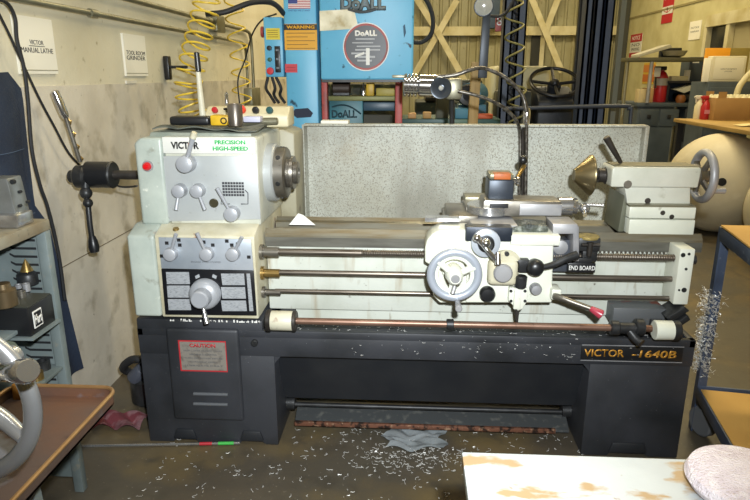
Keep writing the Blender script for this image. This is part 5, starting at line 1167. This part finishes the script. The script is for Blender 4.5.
o = MB().sheet(rg2, 20, 14, (0, 0, .003)).build('red_rag', M('rag_red', '#7a3842', .9, 0, [('#a07a80', 14, .5, .65), ('#4a1c26', 9, .5, .7)], .3, 60)); tag(o, 'faded red rag on the floor between the wall and lathe', 'rag')
# ================================================================== CABINET (left)
cfx = -1.13; yA, yB_ = 1.34, 1.845; zT = .985
sk_ = Vector((math.sin(math.radians(0)), 1, 0))
t = thing('tool_cabinet', (-1.26, 1.6, 0), 'open-front grey steel tool cabinet against the left wall', 'cabinet')
MB().box(-1.345, cfx, yA, yB_, zT - .035, zT, .004).build('top', locker_top, t)
far = MB().box(-1.345, cfx - .03, yB_ - .012, yB_, .05, zT - .035).build('end_panel', locker_grey, t)
MB().box(-1.345, cfx - .03, yA, yA + .012, .05, zT - .035).build('end_panel', locker_grey, t)
MB().box(-1.345, -1.335, yA, yB_, .05, zT - .035).build('back_panel', locker_back, t)
MB().box(cfx - .035, cfx - .002, yB_ - .03, yB_, 0, zT - .035, .003).build('post', locker_grey, t)
MB().box(cfx - .035, cfx - .002, yA, yA + .03, 0, zT - .035, .003).build('post', locker_grey, t)
mb = MB(); z = .40
while z < zT - .06:
    mb.box(cfx - .125, cfx - .05, yB_ - .0135, yB_ - .011, z, z + .0075)
    mb.quadbox([(cfx - .125, yB_ - .0135, z), (cfx - .125, yB_ - .0135, z + .0075), (cfx - .14, yB_ - .0135, z + .015), (cfx - .14, yB_ - .0135, z + .0085)], (0, .002, 0)); z += .027
mb.build('shelf_slots', slot_dark, t)
for z_ in (.25, .49, .70):
    MB().box(-1.335, cfx - .01, yA + .012, yB_ - .014, z_ - .012, z_, .002).build('shelf', locker_grey, t)
# black tray of tooling
zz = .705
n_ = atx(27, 309, cfx + .03); f_ = atx(50, 281, cfx + .03)
hb = .79
t = thing('tooling_tray', (-1.2, 1.5, zz), 'black tooling tray with a small white maker plate sticking out of grey cabinet', 'tray')
y0_, y1_ = n_.y, f_.y
print('tray', n_, f_)
zf = atx(33, 336, cfx + .03).z
zz = zf; zt_t = n_.z
MB().box(-1.33, cfx + .03, y0_, y1_, zz, zt_t, .003).build('tray_body', plastic_black, t)
MB().box(-1.33, cfx + .028, y0_ + .005, y1_ - .005, zt_t, zt_t + .004).build('tray_rim', M('rim_grey', '#44463f', .5, .3), t)
MB().box(-1.33, cfx + .04, y0_ - .01, y1_ + .01, zz - .008, zz).build('tray_shelf', locker_grey, t)
ya, yb = y0_ + .02 , y0_ + (y1_ - y0_) * .48
ya, yb = min(ya, yb), max(ya, yb); zm = (zz + zt_t) / 2
MB().box(cfx + .03, cfx + .032, ya, yb, zm - .026, zm + .026).build('maker_plate', white_ink, t); MB().box(cfx + .0305, cfx + .033, ya + .004, yb - .004, zm - .022, zm + .022).build('plate_field', plastic_black, t)
text('Hart', (cfx + .033, (ya + yb) / 2, zm), .03, white_ink, t, xd=(0, 1, 0), bold=.02, width=(yb - ya) * .78)
def onx(px_, py_, x_): return atx(px_, py_, x_)
ztop = zt_t + .004
def small(name, label, cat, prof, px_, py_, mat, grp='tooling in the black tray'):
    q = atz(px_, py_, ztop); o = MB().lathe(prof, (q.x, q.y, ztop), (0, 0, 1), 24).build(name, mat); tag(o, label, cat, grp); return o
t2 = None
q = atz(29, 284, ztop)
t2 = thing('live_center', (q.x, q.y, ztop), 'black live center with pointed brass-coloured tip standing in black tray', 'lathe center')
MB().lathe([(0, .03), (.005, .032), (.035, .032), (.04, .028), (.045, .02)], (q.x, q.y, ztop), (0, 0, 1), 28).build('body', iron_black, t2)
MB().lathe([(.045, .02), (.05, .018), (.085, .001)], (q.x, q.y, ztop), (0, 0, 1), 24).build('point', brass, t2)
small('steel_socket', 'large brass-brown steel socket standing at left of the black tray', 'socket', [(0, .03), (.003, .033), (.05, .033), (.055, .022), (.07, .02), (.072, 0)], 6, 306, M('socket_mat', '#7a6a50', .35, .7))
random.seed(5)
for k, (a_, b_, r_, h_, lb) in enumerate(((22, 297, .012, .02, 'short steel bushing behind the maker plate in black tray'), (27, 291, .011, .025, 'steel stub nearest the live center in black tray'), (15, 304, .013, .016, 'flat steel ring beside the large socket in black tray'), (19, 288, .012, .012, 'low steel disc behind the bushings in black tray'))):
    small('tool_bushing', lb, 'bushing', [(0, r_), (h_, r_), (h_, r_ * .6), (h_ * .5, r_ * .55), (h_ * .5, 0)], a_, b_, steel_matte if k % 2 else steel)
# items on the lower shelf
for k, (a_, b_, r_, h_, m_, lb) in enumerate(((33, 352, .02, .025, brass, 'brass-topped round bushing on the lower cabinet shelf'), (40, 345, .022, .03, iron_black, 'black round bushing on the lower cabinet shelf'), (45, 348, .014, .02, steel, 'small steel bushing at the front of lower cabinet shelf'))):
    q = atx(a_, b_, cfx - .04 - k * .02); o = MB().lathe([(0, r_), (h_, r_), (h_, r_ * .6), (h_ * .6, r_ * .55), (h_ * .6, 0)], (q.x, q.y, .4905), (0, 0, 1), 22).build('round_bushing', m_); tag(o, lb, 'bushing', 'bushings on the lower shelf')
# machined block on cabinet top
zc0 = zT
a = atz(28, 210, zT)
t = thing('machine_vise', (-1.27, 1.76, zT), 'steel machine vise block with round holes on the grey cabinet top', 'vise')
vy = 1.74
q1 = at(21, 175, vy + .07); q2 = at(32, 205, vy + .05)
MB().prism([(-1.34, zT + .001), (q1.x + .012, zT + .001), (q1.x + .010, zT + .045), (q1.x + .003, q1.z - .02), (q1.x, q1.z), (-1.34, q1.z - .004)], 'y', vy, vy + .07, .004).build('jaw', M('vise_steel', '#8d9191', .35, .6, [('#6a6d6c', 10, .4, .7), ('#a8926a', 6, .62, .72)]), t)
MB().box(q1.x - .05, q2.x, vy - .03, vy + .05, zT + .001, zT + .04, .004).build('base', steel_bright, t)
for px_, py_, yy in ((12, 182, vy), (19, 192, vy), (19, 206, vy - .03), (27, 202, vy - .03)):
    q = at(px_, py_, yy); MB().cyl((q.x, yy - .001, q.z), (q.x, yy + .01, q.z), .007 if py_ < 190 else .0045, seg=16).build('bolt_hole', slot_dark, t)
MB().cyl((-1.34, vy - .03, zT + .032), (-1.30, vy - .03, zT + .032), .03, seg=22).build('screw', iron_black, t)
# ================================================================== GRINDER with drip tray and handwheel (left foreground)
TZ = .6
c0 = atz(118, 388, TZ)
t = thing('surface_grinder', (-1.15, 1.1, 0), 'grinder at lower left with rusty drip tray and shiny metal handwheel', 'grinder')
tx, ty = c0.x, c0.y; R_ = .04
def rr(x0, x1, y0, y1, r, n=6):
    out = []
    for (cx_, cy_, a0) in ((x1 - r, y1 - r, 0), (x0 + r, y1 - r, 90), (x0 + r, y0 + r, 180), (x1 - r, y0 + r, 270)):
        for k in range(n + 1): an = math.radians(a0 + 90 * k / n); out.append((cx_ + r * math.cos(an), cy_ + r * math.sin(an)))
    return out
O_ = rr(-1.08, tx, .55, ty, R_)
MB().prism(O_, 'z', TZ - .032, TZ - .026).build('drip_tray', rust, t)
mb = MB(); I_ = rr(-1.078, tx - .004, .554, ty - .004, R_ - .004)
Ov = [[mb.bm.verts.new((x_, y_, z_)) for x_, y_ in L_] for L_, z_ in ((O_, TZ - .032), (O_, TZ), (I_, TZ), (I_, TZ - .026))]
for Aa, Bb in zip(Ov, Ov[1:]):
    for k in range(len(O_)): mb.bm.faces.new((Aa[k], Aa[(k + 1) % len(O_)], Bb[(k + 1) % len(O_)], Bb[k]))
bmesh.ops.recalc_face_normals(mb.bm, faces=mb.bm.faces[:]); mb.build('tray_wall', rust, t)
MB().tube([(x_, y_, TZ + .001) for x_, y_ in O_] + [(O_[0][0], O_[0][1], TZ + .001)], .0055, 8).build('tray_lip', rust_edge, t)
MB().box(-1.38, -.98, .4, 1.3, 0, TZ - .055, .01).build('pedestal', M('ped_green', '#4a5248', .5, 0, [('#5f6455', 5, .4, .7)]), t)
g = atz(88, 440, .4)
MB().quadbox([(-.93, 1.27, 0), (-.90, 1.27, 0), (-.93, 1.27, TZ - .05), (-.96, 1.27, TZ - .05)], (0, .03, 0)).build('leg', locker_grey, t)
MB().quadbox([(-.99, 1.1, .3), (-.97, 1.1, .3), (-.80, 1.1, TZ - .05), (-.83, 1.1, TZ - .05)], (0, .03, 0)).build('brace', iron_black, t)
wc = Vector((-.862, 1.0, .828)); wm = M('wheel_chrome', '#a6a8aa', .28, .7, [('#8f9193', 6, .45, .75)])
w = MB().torus(wc, (0, 1, 0), .164, .0175, 64, 14, .8).build('handwheel', wm, t, label='large shiny handwheel')
mb = MB()
for k in range(3):
    an = math.radians(-28 + k * 120); mb.tube([wc + Vector((.02 * math.cos(an), .015, .02 * math.sin(an))), wc + Vector((.09 * math.cos(an), .02, .09 * math.sin(an))), wc + Vector((.155 * math.cos(an), 0, .155 * math.sin(an)))], .022, 10, 4, r1=.014)
mb.build('wheel_spokes', wm, t)
MB().lathe([(-.03, .03), (-.025, .04), (.05, .045), (.06, .03), (.2, .025)], wc, (0, 1, 0), 30).build('wheel_hub', wm, t)
h1 = at(3, 372, .985); h2 = at(28, 371, .90)
MB().lathe([(0, .012), (.01, .017), ((h2 - h1).length - .01, .022), ((h2 - h1).length, .018), ((h2 - h1).length, 0)], h1, h2 - h1, 26).build('wheel_handle', chrome, t)
MB().tube([wc + Vector((0, .18, 0)), wc + Vector((-.25, .2, 0))], .04, 14).build('shaft_housing', M('ped_green', '#4a5248'), t)
MB().box(-1.35, -1.08, 1.08, 1.28, TZ - .06, .95, .01).build('column', M('ped_green', '#4a5248'), t)
q = atz(17, 398, TZ - .02); o = MB().box(q.x - .012, q.x + .012, q.y, q.y + .03, TZ - .026, TZ + .018, .003).build('brass_block', M('brass_blk', '#9a6a2c', .5)); tag(o, 'small golden brown block standing in the tray behind the handwheel', 'block')
# ================================================================== BOARD AND PAD (foreground)
BZ = .75
l = atz(462, 455, BZ); r_ = atz(688, 455, BZ)
by = (l.y + r_.y) / 2
t = thing('work_bench', (.55, .75, 0), 'low bench with scuffed white painted top in right foreground', 'bench')
MB().box(l.x, 1.05, .38, by, BZ - .022, BZ, .004).build('bench_top', board_paint, t)
for x_ in (l.x + .05, 1.0):
    for y_ in (.43, by - .06): MB().box(x_ - .025, x_ + .025, y_ - .025, y_ + .025, 0, BZ - .022).build('leg', cart_blue, t)
pc_ = atz(736, 476, BZ + .03)
def padprof(): return [(0, .07), (.006, .09), (.018, .097), (.03, .092), (.037, .076), (.039, 0)]
o = MB().lathe(padprof(), (pc_.x + .022, pc_.y, BZ), (0, 0, 1), 48).build('buffing_pad', pad_mat)
tag(o, 'round fuzzy pinkish-white buffing pad lying on the white bench top', 'buffing pad')
# ================================================================== LIGHT
def area(name, loc, tgt, size, sy, power, col):
    l_ = bpy.data.lights.new(name, 'AREA'); l_.shape = 'RECTANGLE'; l_.size = size; l_.size_y = sy; l_.energy = power; l_.color = col
    o = bpy.data.objects.new(name, l_); C.objects.link(o); o.location = loc; o.rotation_euler = (Vector(tgt) - Vector(loc)).to_track_quat('-Z', 'Y').to_euler(); return o
warm = (1, .84, .52); near = (1, .96, .88)
for i, (x_, y_, p_) in enumerate(((-.2, 1.2, 26), (1.6, 3.4, 60), (-.1, 5.6, 80), (2.6, 6.2, 80), (1.0, 9.4, 120), (2.8, 9.8, 55))):
    area('shop_light', (x_, y_, ZC - .25), (x_, y_, 0), 1.2, .3, p_, near if y_ < 3 else warm)
fl_ = bpy.data.lights.new('camera_flash', 'SPOT'); fl_.energy = 385; fl_.color = (.93, .975, 1); fl_.spot_size = math.radians(94); fl_.spot_blend = 1; fl_.shadow_soft_size = .025
fo = bpy.data.objects.new('camera_flash', fl_); C.objects.link(fo); fo.location = (.09, 0, 1.58); fo.rotation_euler = (Vector((-.25, 2.4, 1.02)) - fo.location).to_track_quat('-Z', 'Y').to_euler()
w = bpy.data.worlds.new('World'); bpy.context.scene.world = w; w.use_nodes = True
w.node_tree.nodes['Background'].inputs[0].default_value = (1, .85, .55, 1); w.node_tree.nodes['Background'].inputs[1].default_value = .05
cam = bpy.data.cameras.new('Camera'); co = bpy.data.objects.new('Camera', cam); C.objects.link(co)
cam.sensor_width = 36; cam.lens = 36 * F / 750; cam.clip_start = .05
co.matrix_world = Matrix(((RT.x, UP.x, -FW.x, 0), (RT.y, UP.y, -FW.y, 0), (RT.z, UP.z, -FW.z, H), (0, 0, 0, 1)))
S = bpy.context.scene; S.camera = co
S.view_settings.view_transform = 'Standard'; S.view_settings.look = 'None'; S.view_settings.gamma = 1; S.view_settings.use_curve_mapping = False
S.view_settings.exposure = 0
